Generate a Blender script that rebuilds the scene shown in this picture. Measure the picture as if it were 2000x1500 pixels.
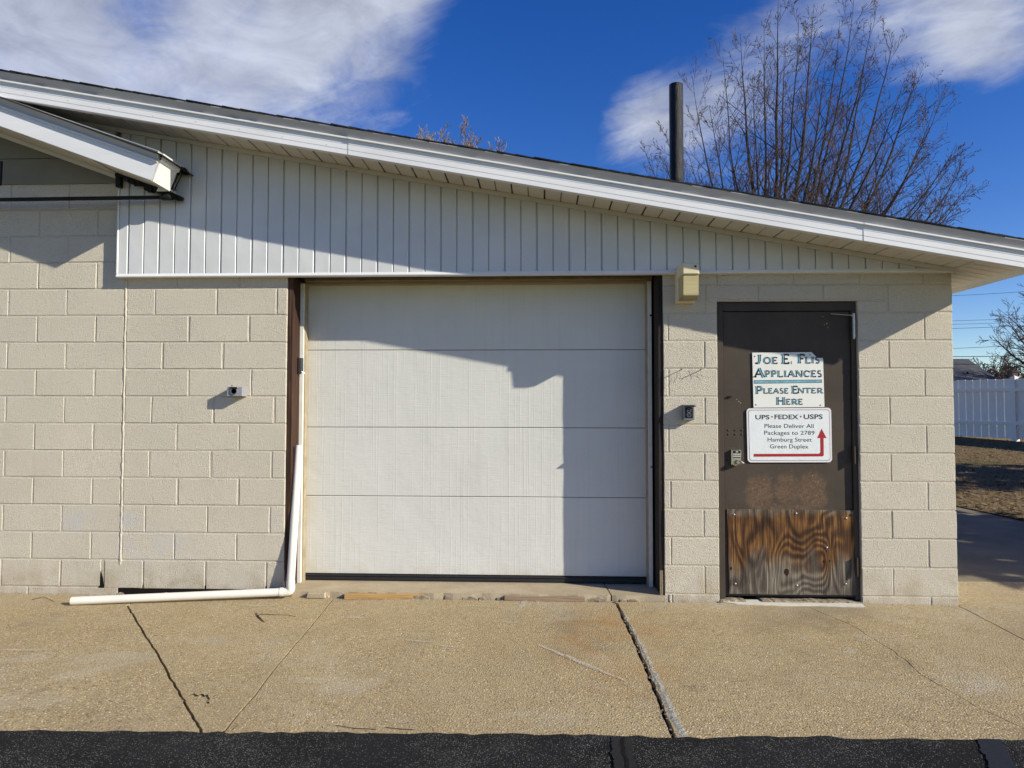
import bpy, bmesh, math, random
from mathutils import Vector, Matrix, noise as mnoise
random.seed(7)
R = math.radians
for o in list(bpy.data.objects): bpy.data.objects.remove(o)
scene = bpy.context.scene
COL = scene.collection

# ------------------------------------------------------------------ camera, world, sun, exposure
YAW, PITCH, ROLL, CD, CH, FPX = 0.0401296, 0.0348132, 0.0012142, 4.99836, 1.34055, 1329.0
fwd = Vector((-math.sin(YAW)*math.cos(PITCH), math.cos(YAW)*math.cos(PITCH), math.sin(PITCH)))
rt = Vector((math.cos(YAW), math.sin(YAW), 0)); up = rt.cross(fwd)
rt, up = rt*math.cos(ROLL)+up*math.sin(ROLL), -rt*math.sin(ROLL)+up*math.cos(ROLL)
CAM = Vector((0, -CD, CH))
cam_d = bpy.data.cameras.new('camera'); cam_d.sensor_width = 36; cam_d.lens = FPX/2000*36
cam_d.clip_start = 0.05; cam_d.clip_end = 5000
cam = bpy.data.objects.new('camera', cam_d); COL.objects.link(cam)
cam.matrix_world = Matrix(((rt.x, up.x, -fwd.x, CAM.x), (rt.y, up.y, -fwd.y, CAM.y), (rt.z, up.z, -fwd.z, CAM.z), (0, 0, 0, 1)))
scene.camera = cam

SUN = Vector((2.26, -1.0, 1.18)).normalized()          # towards the sun
SUN_EL = math.asin(SUN.z); SUN_AZ = math.atan2(SUN.x, SUN.y)
sun_d = bpy.data.lights.new('sun', 'SUN'); sun_d.energy = 5.0; sun_d.angle = R(0.55); sun_d.color = (1.0, 0.938, 0.775)
sun = bpy.data.objects.new('sun', sun_d); COL.objects.link(sun)
sun.rotation_euler = SUN.to_track_quat('Z', 'Y').to_euler(); sun.location = (20, -10, 12)

world = bpy.data.worlds.new('World'); scene.world = world; world.use_nodes = True
def build_world():
    nt = world.node_tree; nt.nodes.clear(); N = nt.nodes.new; L = nt.links.new
    out = N('ShaderNodeOutputWorld'); bg = N('ShaderNodeBackground'); bg.inputs['Strength'].default_value = 0.055
    L(bg.outputs[0], out.inputs[0])
    sky = N('ShaderNodeTexSky'); sky.sky_type = 'NISHITA'; sky.sun_disc = False
    sky.sun_elevation = SUN_EL; sky.sun_rotation = SUN_AZ; sky.altitude = 100; sky.air_density = 0.9; sky.dust_density = 0.05; sky.ozone_density = 2.5
    hs = N('ShaderNodeHueSaturation'); hs.inputs['Saturation'].default_value = 1.36; hs.inputs['Value'].default_value = 2.05; hs.inputs['Hue'].default_value = .521
    L(sky.outputs[0], hs.inputs['Color'])
    tc = N('ShaderNodeTexCoord'); d = tc.outputs['Generated']
    sep = N('ShaderNodeSeparateXYZ'); L(d, sep.inputs[0])
    def M(op, a, b=None, c=None, clamp=False):
        n = N('ShaderNodeMath'); n.operation = op; n.use_clamp = clamp
        for i, v in enumerate((a, b, c)):
            if v is None: continue
            if isinstance(v, (int, float)): n.inputs[i].default_value = v
            else: L(v, n.inputs[i])
        return n.outputs[0]
    # cloud layer: project the view direction on a flat layer overhead
    zc = M('MAXIMUM', M('ADD', sep.outputs[2], 0.10), 0.03)
    cx = M('DIVIDE', sep.outputs[0], zc); cy = M('DIVIDE', sep.outputs[1], zc)
    cmb = N('ShaderNodeCombineXYZ'); L(cx, cmb.inputs[0]); L(cy, cmb.inputs[1])
    def noise(vec, scale, detail, rough, dist=0.0):
        n = N('ShaderNodeTexNoise'); n.inputs['Scale'].default_value = scale; n.inputs['Detail'].default_value = detail
        n.inputs['Roughness'].default_value = rough; n.inputs['Distortion'].default_value = dist
        L(vec, n.inputs['Vector']); return n.outputs['Fac']
    n1 = noise(cmb.outputs[0], 1.5, 7, 0.56, 0.2)
    n2 = noise(cmb.outputs[0], 4.2, 8, 0.62, 0.5)
    wn = noise(d, 5.5, 8, 0.58, 0.25)
    # cloud banks lie in particular parts of the sky
    def bank(px, py, size):
        v = (rt*((px-1000)/FPX) - up*((py-750)/FPX) + fwd).normalized()
        n = N('ShaderNodeVectorMath'); n.operation = 'DOT_PRODUCT'; L(d, n.inputs[0]); n.inputs[1].default_value = v
        ang = M('SUBTRACT', 1.0, n.outputs['Value'])
        return M('POWER', 2.718, M('MULTIPLY', ang, -1.0/(size*size)))
    def add(vals):
        acc = vals[0]
        for v in vals[1:]: acc = M('ADD', acc, v)
        return acc
    pos = add([M('MULTIPLY', bank(px, py, s), w) for px, py, s, w in (
        (690, 30, .095, .42), (780, -80, .10, .36), (500, 170, .085, .27), (100, 45, .075, .42), (250, 165, .09, .25), (-150, 160, .12, .3), (330, -140, .1, .3),
        (1235, 200, .045, .42), (1290, 270, .055, .36), (1420, 200, .05, .26), (1560, 110, .06, .22), (1790, 10, .07, .36), (1960, 60, .06, .34), (1900, 110, .05, .22), (1990, 500, .04, .12), (1500, 395, .04, .16))])
    neg = add([M('MULTIPLY', bank(px, py, s), w) for px, py, s, w in (
        (275, 25, .035, .34), (1080, 130, .09, .40), (960, 190, .08, .3), (1760, 290, .09, .30), (1120, 20, .07, .25), (1950, 330, .07, .3), (1940, 640, .1, .2), (1650, 60, .03, .10))])
    # streaky wisps: the fine noise is stretched along the wind
    wv = N('ShaderNodeVectorMath'); wv.operation = 'MULTIPLY'; rot = N('ShaderNodeVectorRotate'); rot.rotation_type = 'Z_AXIS'; rot.inputs['Angle'].default_value = .6
    L(cmb.outputs[0], rot.inputs['Vector']); L(rot.outputs[0], wv.inputs[0]); wv.inputs[1].default_value = (3.0, 6.5, 1)
    ws = noise(wv.outputs[0], 1.0, 9, .66, .9)
    dens = M('ADD', M('MULTIPLY', n1, 0.55), M('MULTIPLY', ws, 0.62))
    dens = M('ADD', dens, M('MULTIPLY', wn, 0.72))
    dens = M('SUBTRACT', M('ADD', dens, pos), neg)
    fac = N('ShaderNodeMapRange'); fac.interpolation_type = 'SMOOTHSTEP'; L(dens, fac.inputs[0])
    fac.inputs[1].default_value = 1.02; fac.inputs[2].default_value = 1.62; fac.inputs[3].default_value = 0.0; fac.inputs[4].default_value = 0.80
    # thick middles of the clouds are greyer, thin edges whiter
    shade = N('ShaderNodeMapRange'); L(M('ADD', n2, M('MULTIPLY', n1, .6)), shade.inputs[0])
    shade.inputs[1].default_value = .55; shade.inputs[2].default_value = 1.0; shade.inputs[3].default_value = 5.6; shade.inputs[4].default_value = 11.4
    cc = N('ShaderNodeCombineXYZ'); L(M('MULTIPLY', shade.outputs[0], .93), cc.inputs[0]); L(M('MULTIPLY', shade.outputs[0], .98), cc.inputs[1]); L(M('MULTIPLY', shade.outputs[0], 1.1), cc.inputs[2])
    mix = N('ShaderNodeMix'); mix.data_type = 'RGBA'
    L(fac.outputs[0], mix.inputs['Factor']); L(hs.outputs[0], mix.inputs['A']); L(cc.outputs[0], mix.inputs['B'])
    L(mix.outputs['Result'], bg.inputs['Color'])
build_world()
vs = scene.view_settings; vs.view_transform = 'Standard'; vs.look = 'None'; vs.gamma = 1.0; vs.use_curve_mapping = False; vs.exposure = 0.37

# ------------------------------------------------------------------ measuring helpers (points on known real planes)
def ray(px, py): return rt*((px-1000)/FPX) - up*((py-750)/FPX) + fwd
def PY(px, py, y=0.0):
    d = ray(px, py); return CAM + d*((y-CAM.y)/d.y)
def PZ(px, py, z=-0.055):
    d = ray(px, py); return CAM + d*((z-CAM.z)/d.z)

# ------------------------------------------------------------------ material helpers
class NT:
    def __init__(s, name):
        s.m = bpy.data.materials.new(name); s.m.use_nodes = True; s.t = s.m.node_tree
        s.b = s.t.nodes['Principled BSDF']; s._pos = None
    def n(s, t): return s.t.nodes.new(t)
    def l(s, a, b): s.t.links.new(a, b)
    def pos(s):
        if s._pos is None: s._pos = s.n('ShaderNodeNewGeometry').outputs['Position']
        return s._pos
    def objrand(s): return s.n('ShaderNodeObjectInfo').outputs['Random']
    def scaled(s, sc, v=None):
        m = s.n('ShaderNodeVectorMath'); m.operation = 'MULTIPLY'; s.l(v or s.pos(), m.inputs[0]); m.inputs[1].default_value = sc; return m.outputs[0]
    def noise(s, scale, detail=3, rough=.55, dist=0, vec=None):
        n = s.n('ShaderNodeTexNoise'); n.inputs['Scale'].default_value = scale; n.inputs['Detail'].default_value = detail
        n.inputs['Roughness'].default_value = rough; n.inputs['Distortion'].default_value = dist
        s.l(vec or s.pos(), n.inputs['Vector']); return n.outputs['Fac']
    def voro(s, scale, out='Color', feature='F1', vec=None):
        n = s.n('ShaderNodeTexVoronoi'); n.inputs['Scale'].default_value = scale; n.feature = feature
        s.l(vec or s.pos(), n.inputs['Vector']); return n.outputs[out]
    def math(s, op, a, b=0.0, clamp=False):
        m = s.n('ShaderNodeMath'); m.operation = op; m.use_clamp = clamp
        for i, v in enumerate((a, b)):
            if isinstance(v, (int, float)): m.inputs[i].default_value = v
            else: s.l(v, m.inputs[i])
        return m.outputs[0]
    def rng(s, v, a, b, c=0.0, d=1.0, smooth=True):
        m = s.n('ShaderNodeMapRange'); m.interpolation_type = 'SMOOTHSTEP' if smooth else 'LINEAR'
        s.l(v, m.inputs[0])
        for i, x in enumerate((a, b, c, d)): m.inputs[i+1].default_value = x
        return m.outputs[0]
    def ramp(s, v, stops, interp='LINEAR'):
        r = s.n('ShaderNodeValToRGB'); r.color_ramp.interpolation = interp; s.l(v, r.inputs[0]); e = r.color_ramp.elements
        while len(e) < len(stops): e.new(.5)
        for i, (p, c) in enumerate(stops): e[i].position = p; e[i].color = (*c, 1)
        return r.outputs[0]
    def mix(s, f, a, b, mode='MIX'):
        m = s.n('ShaderNodeMix'); m.data_type = 'RGBA'; m.blend_type = mode
        for k, v in (('Factor', f), ('A', a), ('B', b)):
            if isinstance(v, (int, float)): m.inputs[k].default_value = v
            elif isinstance(v, (tuple, list)): m.inputs[k].default_value = (*v, 1)
            else: s.l(v, m.inputs[k])
        return m.outputs['Result']
    def sep(s, v=None):
        n = s.n('ShaderNodeSeparateXYZ'); s.l(v or s.pos(), n.inputs[0]); return n.outputs
    def blob(s, c, r):
        v = s.n('ShaderNodeVectorMath'); v.operation = 'SUBTRACT'; s.l(s.pos(), v.inputs[0]); v.inputs[1].default_value = c
        v2 = s.scaled((1/r[0], 1/r[1], 1/r[2]), v.outputs[0])
        n = s.n('ShaderNodeVectorMath'); n.operation = 'LENGTH'; s.l(v2, n.inputs[0])
        return s.rng(n.outputs['Value'], 0.2, 1.0, 1.0, 0.0)
    def out(s, col, rough=.8, bump=None, dist=.002, metal=0, spec=.3, strength=1.0):
        b = s.b
        if isinstance(col, (tuple, list)): b.inputs['Base Color'].default_value = (*col, 1)
        else: s.l(col, b.inputs['Base Color'])
        if isinstance(rough, (int, float)): b.inputs['Roughness'].default_value = rough
        else: s.l(rough, b.inputs['Roughness'])
        b.inputs['Metallic'].default_value = metal; b.inputs['Specular IOR Level'].default_value = spec
        if bump is not None:
            bn = s.n('ShaderNodeBump'); bn.inputs['Distance'].default_value = dist; bn.inputs['Strength'].default_value = strength
            s.l(bump, bn.inputs['Height']); s.l(bn.outputs[0], b.inputs['Normal'])
        return s.m

def var(base, f): return tuple(max(0, c*f) for c in base)
def plain(name, col, rough=.6, metal=0, spec=.3, nscale=25, amt=.12, bump=.0006):
    t = NT(name); n = t.noise(nscale, 4); c = t.ramp(n, [(.25, var(col, 1-amt)), (.75, var(col, 1+amt))])
    return t.out(c, rough, t.noise(nscale*6, 3), bump, metal, spec)

def m_block(base, name):
    t = NT(name)
    n = t.noise(1.6, 4); r = t.objrand()
    c = t.ramp(n, [(.3, var(base, .95)), (.7, var(base, 1.04))])
    c = t.mix(t.math('MULTIPLY', r, .17), c, var(base, .72))
    fine = t.noise(170, 3, .6)
    c = t.mix(t.rng(fine, .34, .48, .42, 0), c, var(base, .55)); c = t.mix(t.rng(fine, .56, .66, 0, .5), c, var(base, 1.3))
    z = t.sep()[2]
    dirt = t.math('MULTIPLY', t.rng(z, .0, .28, 1, 0), t.rng(t.noise(7, 5), .35, .7))
    c = t.mix(t.math('MULTIPLY', dirt, .5), c, (.36, .27, .15))
    wn_ = t.math('MULTIPLY', t.rng(t.noise(2.3, 6, .7, .3), .56, .72), .28)
    c = t.mix(wn_, c, var(base, .80))
    # chalky blue smears low on the left wall
    bl = t.math('MAXIMUM', t.blob((-3.45, 0, .5), (.22, .3, .16)), t.math('MAXIMUM', t.blob((-3.07, 0, .5), (.15, .3, .1)), t.math('MAXIMUM', t.blob((-2.85, 0, .30), (.42, .3, .2)), t.blob((-1.96, 0, .48), (.1, .3, .1)))))
    bl = t.math('MULTIPLY', bl, t.rng(t.noise(7, 3, .5), .35, .65))
    c = t.mix(t.math('MULTIPLY', bl, .45), c, (.50, .51, .55))
    pits = t.rng(t.voro(95, 'Distance'), .12, .34)
    h = t.math('ADD', t.math('MULTIPLY', t.noise(150, 3, .6), 1.3), t.math('MULTIPLY', pits, .6))
    h = t.math('ADD', h, t.math('MULTIPLY', t.noise(30, 3), .5))
    return t.out(c, .78, h, .0058, 0, .25, 1.0)

WALLC = (.615, .558, .458)
MT = {}
MT['block'] = m_block(WALLC, 'painted block')
MT['mortar'] = m_block(var(WALLC, .95), 'painted mortar')
MT['olive'] = plain('olive panel', (.20, .19, .15), .7, 0, .2, 5)
def m_siding():
    t = NT('white steel siding'); n = t.noise(3, 4)
    c = t.ramp(n, [(.3, (.565, .57, .575)), (.7, (.625, .63, .635))])
    c = t.mix(t.rng(t.noise(45, 5, .7), .62, .8, 0, .35), c, (.42, .42, .42))
    h = t.math('ADD', t.math('MULTIPLY', t.noise(5.5, 2, .4, 0), 3.0), t.math('MULTIPLY', t.voro(7, 'Distance'), 1.0))
    return t.out(c, .42, h, .0016, 0, .4)
MT['siding'] = m_siding()
def m_metal_white(name, col, dents=.001):
    t = NT(name); n = t.noise(2.5, 4, vec=t.scaled((.6, 1, 3)))
    c = t.ramp(n, [(.3, var(col, .93)), (.7, var(col, 1.04))])
    c = t.mix(t.rng(t.noise(60, 5, .7), .63, .8, 0, .4), c, var(col, .5))
    return t.out(c, .4, t.noise(6, 3), dents, 0, .4)
MT['fascia'] = m_metal_white('white aluminium', (.74, .74, .75))
MT['drip'] = m_metal_white('drip edge aluminium', (.52, .52, .54))
MT['soffit'] = m_metal_white('soffit vinyl', (.64, .61, .54))
def m_door():
    t = NT('garage door steel')
    c = t.ramp(t.noise(1.4, 4), [(.3, (.60, .595, .56)), (.7, (.66, .65, .615))])
    x, y, z = t.sep()
    # rain streaks and yellowed ends
    st = t.noise(1, 4, .6, 0, t.scaled((30, 1, 1.2)))
    c = t.mix(t.rng(st, .5, .75, 0, .22), c, (.50, .49, .43))
    ed = t.math('MULTIPLY', t.rng(x, -1.86, -1.70, 1, 0), t.rng(t.noise(4, 4), .3, .7))
    c = t.mix(t.math('MULTIPLY', ed, .55), c, (.52, .45, .30))
    low = t.math('MULTIPLY', t.rng(z, .02, .16, 1, 0), t.rng(t.noise(9, 5), .3, .7))
    c = t.mix(t.math('MULTIPLY', low, .35), c, (.45, .38, .26))
    grain = t.noise(1, 5, .65, .6, t.scaled((7, 1, 150)))
    vert = t.noise(1, 2, .5, 0, t.scaled((95, 1, .8)))
    h = t.math('ADD', t.math('MULTIPLY', grain, 1.0), t.math('MULTIPLY', t.rng(vert, .56, .66), .28))
    h = t.math('ADD', h, t.math('MULTIPLY', t.noise(5, 3), 2.2))
    return t.out(c, .5, h, .0017, 0, .3)
MT['garage'] = m_door()
MT['rubber'] = plain('black rubber', (.022, .022, .024), .6, 0, .3)
def m_wood(name, c0, c1, c2, scale=(60, 60, 2.0), bump=.003):
    t = NT(name); g = t.noise(1, 6, .6, .8, t.scaled(scale))
    c = t.ramp(g, [(.25, c0), (.5, c1), (.78, c2)])
    return t.out(c, .75, g, bump, 0, .25)
MT['jamb'] = m_wood('weathered brown jamb', (.012, .008, .006), (.045, .022, .014), (.16, .085, .05))
MT['jamb_sunlit'] = m_wood('sunlit reddish jamb', (.014, .007, .005), (.040, .018, .012), (.085, .042, .027), (60, 60, 1.2), .0012)  # jamb wood with its sunlit reddish tone put into the colour
MT['jamb_unlit'] = m_wood('unlit dark jamb', (.010, .008, .007), (.022, .016, .013), (.06, .042, .03), (50, 50, 1.6), .002)  # jamb wood of the unlit side, its shade put into the colour
MT['jamb_bare'] = m_wood('bare grey jamb end', (.06, .045, .03), (.22, .165, .11), (.38, .30, .21), (90, 90, 3), .004)
MT['stop'] = plain('white door stop', (.74, .72, .67), .5, 0, .35, 9, .12)
MT['stop_tan'] = plain('weathered tan stop', (.33, .27, .19), .7, 0, .2, 12, .25)
MT['header'] = m_wood('tan header board', (.20, .15, .09), (.36, .29, .19), (.46, .38, .26), (2, 60, 60), .0006)
MT['void'] = plain('dark gap', (.012, .010, .009), .9, 0, .1)
def m_bronze():
    t = NT('brown painted steel door')
    c = t.ramp(t.noise(3, 5), [(.3, (.056, .044, .035)), (.7, (.076, .060, .048))])
    x, y, z = t.sep()
    rb = t.math('MAXIMUM', t.blob((1.60, .04, .72), (.17, .2, .24)), t.math('MAXIMUM', t.blob((1.80, .04, .74), (.16, .2, .22)), t.math('MAXIMUM', t.blob((1.98, .04, .73), (.19, .2, .26)), t.blob((1.80, .04, .58), (.5, .2, .12)))))
    sc = t.math('ADD', t.math('MULTIPLY', t.noise(16, 6, .72), .62), t.math('MULTIPLY', t.noise(1, 4, .6, .3, t.scaled((9, 9, 4))), .40))
    rust = t.rng(t.math('ADD', t.math('MULTIPLY', rb, .55), sc), .66, 1.02, 0, .8)
    rc = t.ramp(t.noise(60, 4, .7), [(.3, (.085, .050, .030)), (.7, (.19, .125, .080))])
    c = t.mix(rust, c, rc)
    speck = t.math('MULTIPLY', t.math('ADD', rb, .12), t.rng(t.noise(75, 3, .6), .65, .72))
    c = t.mix(speck, c, (.33, .27, .2))
    chips = t.math('MULTIPLY', t.rng(t.noise(22, 5, .7), .73, .76), .5)
    c = t.mix(chips, c, (.25, .23, .2))
    return t.out(c, t.rng(t.noise(20, 4), .3, .7, .5, .7), t.math('ADD', t.noise(6, 2), t.math('MULTIPLY', t.noise(90, 3), .25)), .0012, 0, .18)
MT['bronze'] = m_bronze()
def m_ply():
    t = NT('weathered plywood')
    # cathedral grain: contour bands of a field stretched along the sheet, bent round the knots
    f = t.noise(1, 1.2, .35, .25, t.scaled((6.5, 1, 2.3)))
    k1 = t.blob((1.787, .03, .165), (.17, .3, .30)); k2 = t.blob((1.985, .03, .235), (.17, .3, .30))
    f = t.math('ADD', f, t.math('ADD', t.math('MULTIPLY', k1, .34), t.math('MULTIPLY', k2, .40)))
    w = t.math('SINE', t.math('MULTIPLY', f, 46.0)); w = t.math('MULTIPLY', w, t.rng(t.noise(1, 3, .5, 0, t.scaled((9, 9, 3))), .25, .7, .35, 1.0))
    fib = t.noise(1, 5, .65, 0, t.scaled((130, 30, 3.5)))
    g = t.math('ADD', t.math('MULTIPLY', w, .15), t.math('ADD', t.math('MULTIPLY', fib, 1.25), -.16))
    blot = t.noise(5.0, 3, .5)
    g = t.math('ADD', g, t.math('MULTIPLY', t.math('SUBTRACT', blot, .5), .55))
    warm = t.ramp(g, [(.18, (.014, .007, .004)), (.42, (.062, .025, .009)), (.60, (.155, .070, .020)), (.85, (.38, .21, .065))])
    grey = t.ramp(g, [(.15, (.026, .020, .015)), (.45, (.095, .077, .06)), (.85, (.31, .27, .205))])
    z = t.sep()[2]
    low = t.rng(t.math('ADD', z, t.math('MULTIPLY', t.math('SUBTRACT', t.noise(1, 5, .6, .3, t.scaled((9, 9, 2.5))), .5), .55)), .13, .32, 1, 0)
    top = t.rng(t.math('ADD', z, t.math('MULTIPLY', t.math('SUBTRACT', t.noise(12, 4), .5), .12)), .545, .60, 0, .8)
    c = t.mix(t.math('MAXIMUM', low, top), warm, grey)
    return t.out(c, .7, g, .002, 0, .25)
MT['ply'] = m_ply()
MT['knot'] = plain('knot hole', (.03, .014, .010), .8, 0, .2, 60, .4)
MT['steel'] = plain('dull galvanised steel', (.42, .42, .42), .4, .8, .5, 40)
MT['nickel'] = plain('satin nickel', (.50, .47, .40), .28, .9, .5, 60, .06, .0002)
MT['black_metal'] = plain('black painted metal', (.010, .0105, .012), .6, 0, .2)
MT['flue'] = plain('black painted flue', (.005, .005, .006), .26, 0, .28, 90, .5, .003)
MT['tar'] = plain('black tar', (.010, .010, .011), .7, 0, .3)
MT['pvc'] = plain('white pvc', (.74, .71, .64), .35, 0, .4, 6, .06, .0003)
MT['ivory'] = plain('ivory plastic', (.70, .62, .42), .5, 0, .3, 14, .1)
def m_lens():
    t = NT('yellowed lens'); z = t.sep()[2]
    c = t.ramp(t.noise(1, 3, .5, 0, t.scaled((8, 8, 70))), [(.3, (.50, .42, .21)), (.7, (.60, .52, .30))])
    c = t.mix(t.math('MULTIPLY', t.rng(z, 2.105, 2.15, 1, 0), .6), c, (.13, .08, .03))
    t.b.inputs['Transmission Weight'].default_value = .0
    return t.out(c, .3, t.math('SINE', t.math('MULTIPLY', z, 900)), .0006, 0, .4)
MT['lens'] = m_lens()
MT['grey_box'] = plain('grey painted metal', (.27, .27, .30), .5, 0, .35, 60, .12)
MT['outlet_grey'] = plain('cast grey box', (.22, .23, .25), .45, .4, .4, 60, .2)
MT['glass_black'] = plain('black lens', (.008, .008, .010), .15, 0, .5)
MT['sign_white'] = plain('white sign plastic', (.76, .76, .72), .45, 0, .35, 7, .03, .0002)
MT['sign_grey'] = plain('white sign aluminium', (.74, .77, .78), .4, 0, .35, 18, .05, .0012)
MT['sign_pink'] = plain('pinkish sign border', (.74, .69, .71), .4, 0, .35, 18, .05, .0004)
MT['ink_navy'] = plain('navy ink', (.018, .035, .06), .5, 0, .3)
MT['ink_teal'] = plain('teal ink', (.16, .36, .45), .5, 0, .3, 40, .25)
MT['ink_black'] = plain('black ink', (.014, .014, .016), .5, 0, .3)
MT['ink_red'] = plain('red ink', (.36, .018, .022), .5, 0, .3, 30, .1)
MT['ink_maroon'] = plain('maroon ink', (.10, .012, .016), .5, 0, .3)
MT['plank_new'] = m_wood('yellow lumber', (.30, .17, .06), (.42, .26, .10), (.52, .34, .15), (3, 60, 90), .001)
MT['plank_old'] = m_wood('grey lumber', (.20, .14, .09), (.30, .21, .14), (.42, .32, .22), (3, 60, 90), .002)
def m_concrete():
    t = NT('exposed aggregate concrete')
    VS = 88
    peb = t.voro(VS, 'Color'); sx = t.sep(peb)
    pc = t.ramp(sx[0], [(0, (.17, .122, .066)), (.2, (.34, .25, .13)), (.45, (.49, .37, .19)), (.65, (.58, .475, .28)), (.8, (.31, .28, .22)), (.9, (.64, .44, .18)), (1, (.76, .68, .50))])
    d = t.voro(VS, 'Distance')
    paste = t.ramp(t.noise(2.2, 5), [(.3, (.36, .275, .155)), (.7, (.44, .345, .20))])
    wear = t.rng(t.noise(1.3, 4), .35, .65, .6, 1.0)
    c = t.mix(t.math('MULTIPLY', t.rng(d, .35, .62, 1, 0), wear), paste, pc)
    c = t.mix(t.rng(t.noise(150, 3, .6), .57, .66, 0, .75), c, (.095, .07, .045))
    big = t.noise(.9, 5, .6)
    c = t.mix(t.rng(big, .5, .72, 0, .30), c, (.26, .205, .135))
    c = t.mix(t.rng(t.noise(1.7, 5, .65, 0, t.scaled((1, 1.5, 1))), .55, .75, 0, .30), c, (.46, .43, .36))
    st = t.rng(t.noise(.75, 6, .68, .4), .52, .70)
    c = t.mix(t.math('MULTIPLY', st, .45), c, (.17, .135, .09))
    pal = t.rng(t.noise(1.1, 6, .7, .5, t.scaled((1, 1.6, 1))), .54, .70)
    c = t.mix(t.math('MULTIPLY', pal, .40), c, (.50, .46, .37))
    spots = t.rng(t.noise(5.5, 3, .5), .70, .76)
    c = t.mix(t.math('MULTIPLY', spots, .35), c, (.10, .085, .06))
    x, y, z = t.sep()
    # rust washed out of the joint right of the garage door
    rust = t.math('MULTIPLY', t.blob((.45, -.75, -.055), (.55, 1.2, .5)), t.rng(t.noise(5, 5, .6), .38, .68))
    c = t.mix(t.math('MULTIPLY', rust, .55), c, (.38, .20, .07))
    # paler, dusted strip near the building
    dust = t.math('MULTIPLY', t.rng(y, -.55, -.05), t.rng(t.noise(3, 5), .35, .7))
    c = t.mix(t.math('MULTIPLY', dust, .35), c, (.44, .375, .27))
    h = t.math('ADD', t.rng(d, .1, .6, 1, 0), t.math('MULTIPLY', t.noise(300, 2), .6))
    return t.out(c, .85, h, .0018, 0, .12)
MT['concrete'] = m_concrete()
def m_drive_shaded():
    t = NT('shade-darkened driveway concrete')
    c = t.ramp(t.noise(2, 6, .6), [(.3, (.17, .145, .105)), (.7, (.26, .22, .16))])  # colour kept dark to put the driveway's shade into the concrete
    c = t.mix(t.rng(t.noise(120, 3), .58, .7, 0, .5), c, (.13, .11, .09))
    return t.out(c, .9, t.noise(140, 4), .003, 0, .2)
MT['drive_shaded'] = m_drive_shaded()
def m_sill():
    t = NT('smooth concrete sill')
    c = t.ramp(t.noise(4, 6, .6), [(.3, (.36, .29, .19)), (.7, (.48, .40, .28))])
    c = t.mix(t.rng(t.noise(90, 4), .6, .72, 0, .6), c, (.16, .125, .085))
    return t.out(c, .85, t.noise(80, 5, .6), .003, 0, .2)
MT['sill'] = m_sill()
def m_rubble():
    t = NT('crumbling mortar')
    c = t.ramp(t.noise(28, 6, .7), [(.3, (.13, .10, .07)), (.55, (.34, .28, .20)), (.75, (.56, .51, .42))])
    return t.out(c, .9, t.noise(60, 6, .7), .006, 0, .2)
MT['rubble'] = m_rubble()
MT['patch'] = plain('grey mortar patch', (.40, .375, .32), .9, 0, .15, 38, .5, .010)
MT['dirt'] = plain('dark dirt', (.045, .036, .026), .95, 0, .1, 60, .4, .006)
MT['white_paint'] = plain('chipped white paint', (.66, .63, .54), .7, 0, .2, 30, .12, .001)
def m_asphalt():
    t = NT('asphalt'); sp = t.sep(t.voro(190, 'Color'))
    d = t.voro(190, 'Distance')
    base = t.ramp(t.noise(3, 5), [(.3, (.014, .014, .015)), (.7, (.024, .024, .025))])
    area = t.rng(t.noise(1.9, 6, .72), .42, .62)
    th = t.math('SUBTRACT', sp[0], t.math('MULTIPLY', area, .5))
    on = t.math('MULTIPLY', t.rng(th, .20, .10), t.rng(d, .5, .34))
    c = t.mix(on, base, t.ramp(sp[1], [(0, (.06, .06, .058)), (.6, (.14, .135, .125)), (1, (.32, .30, .26))]))
    return t.out(c, .9, t.math('ADD', t.rng(d, .1, .6, 1, 0), t.noise(300, 2)), .004, 0, .12)
MT['asphalt'] = m_asphalt()
MT['seal'] = plain('black crack sealer', (.013, .013, .014), .5, 0, .35, 60, .3, .002)
def m_scuff():
    t = NT('white scuff')
    t.m.blend_method = 'HASHED' if hasattr(t.m, 'blend_method') else t.m.blend_method
    a = t.math('MULTIPLY', t.rng(t.noise(140, 3, .6), .44, .58), t.rng(t.noise(11, 3), .3, .6, .25, .75))
    t.l(a, t.b.inputs['Alpha'])
    return t.out((.66, .64, .58), .9)
MT['scuff'] = m_scuff()
MT['shingle'] = plain('black asphalt shingle', (.022, .022, .024), .9, 0, .2, 120, .5, .004)
MT['vinyl'] = plain('white vinyl fence', (.86, .81, .76), .4, 0, .4, 4, .04, .0003)
def m_lawn():
    t = NT('dead lawn'); c = t.ramp(t.noise(30, 5, .7), [(.3, (.085, .060, .030)), (.55, (.22, .155, .080)), (.75, (.33, .25, .145))])
    c = t.mix(t.rng(t.noise(.6, 4), .5, .65, 0, .5), c, (.10, .095, .035))
    return t.out(c, .95, t.noise(60, 5), .03, 0, .1)
MT['lawn'] = m_lawn()
def m_leaf():
    t = NT('fallen leaves'); r = t.noise(13, 3)
    c = t.ramp(r, [(.3, (.10, .065, .035)), (.5, (.21, .145, .080)), (.65, (.31, .235, .14)), (.8, (.14, .14, .06))]); return t.out(c, .9)
MT['leaf'] = m_leaf()
MT['bark'] = plain('grey brown bark', (.050, .042, .037), .9, 0, .15, 20, .35, .006)
MT['twig'] = plain('red brown twig', (.115, .080, .060), .85, 0, .2, 3, .25)
MT['bud'] = plain('rust bud', (.12, .060, .045), .8, 0, .2, 3, .3)
MT['twig_pale'] = plain('pale tan twig', (.25, .19, .125), .85, 0, .2, 3, .25)
MT['twig_far'] = plain('dull brown twig', (.115, .085, .07), .9, 0, .15, 2, .25)
MT['roof_grey'] = plain('grey shingle roof', (.085, .085, .092), .9, 0, .15, 2.5, .3, .01)
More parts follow.
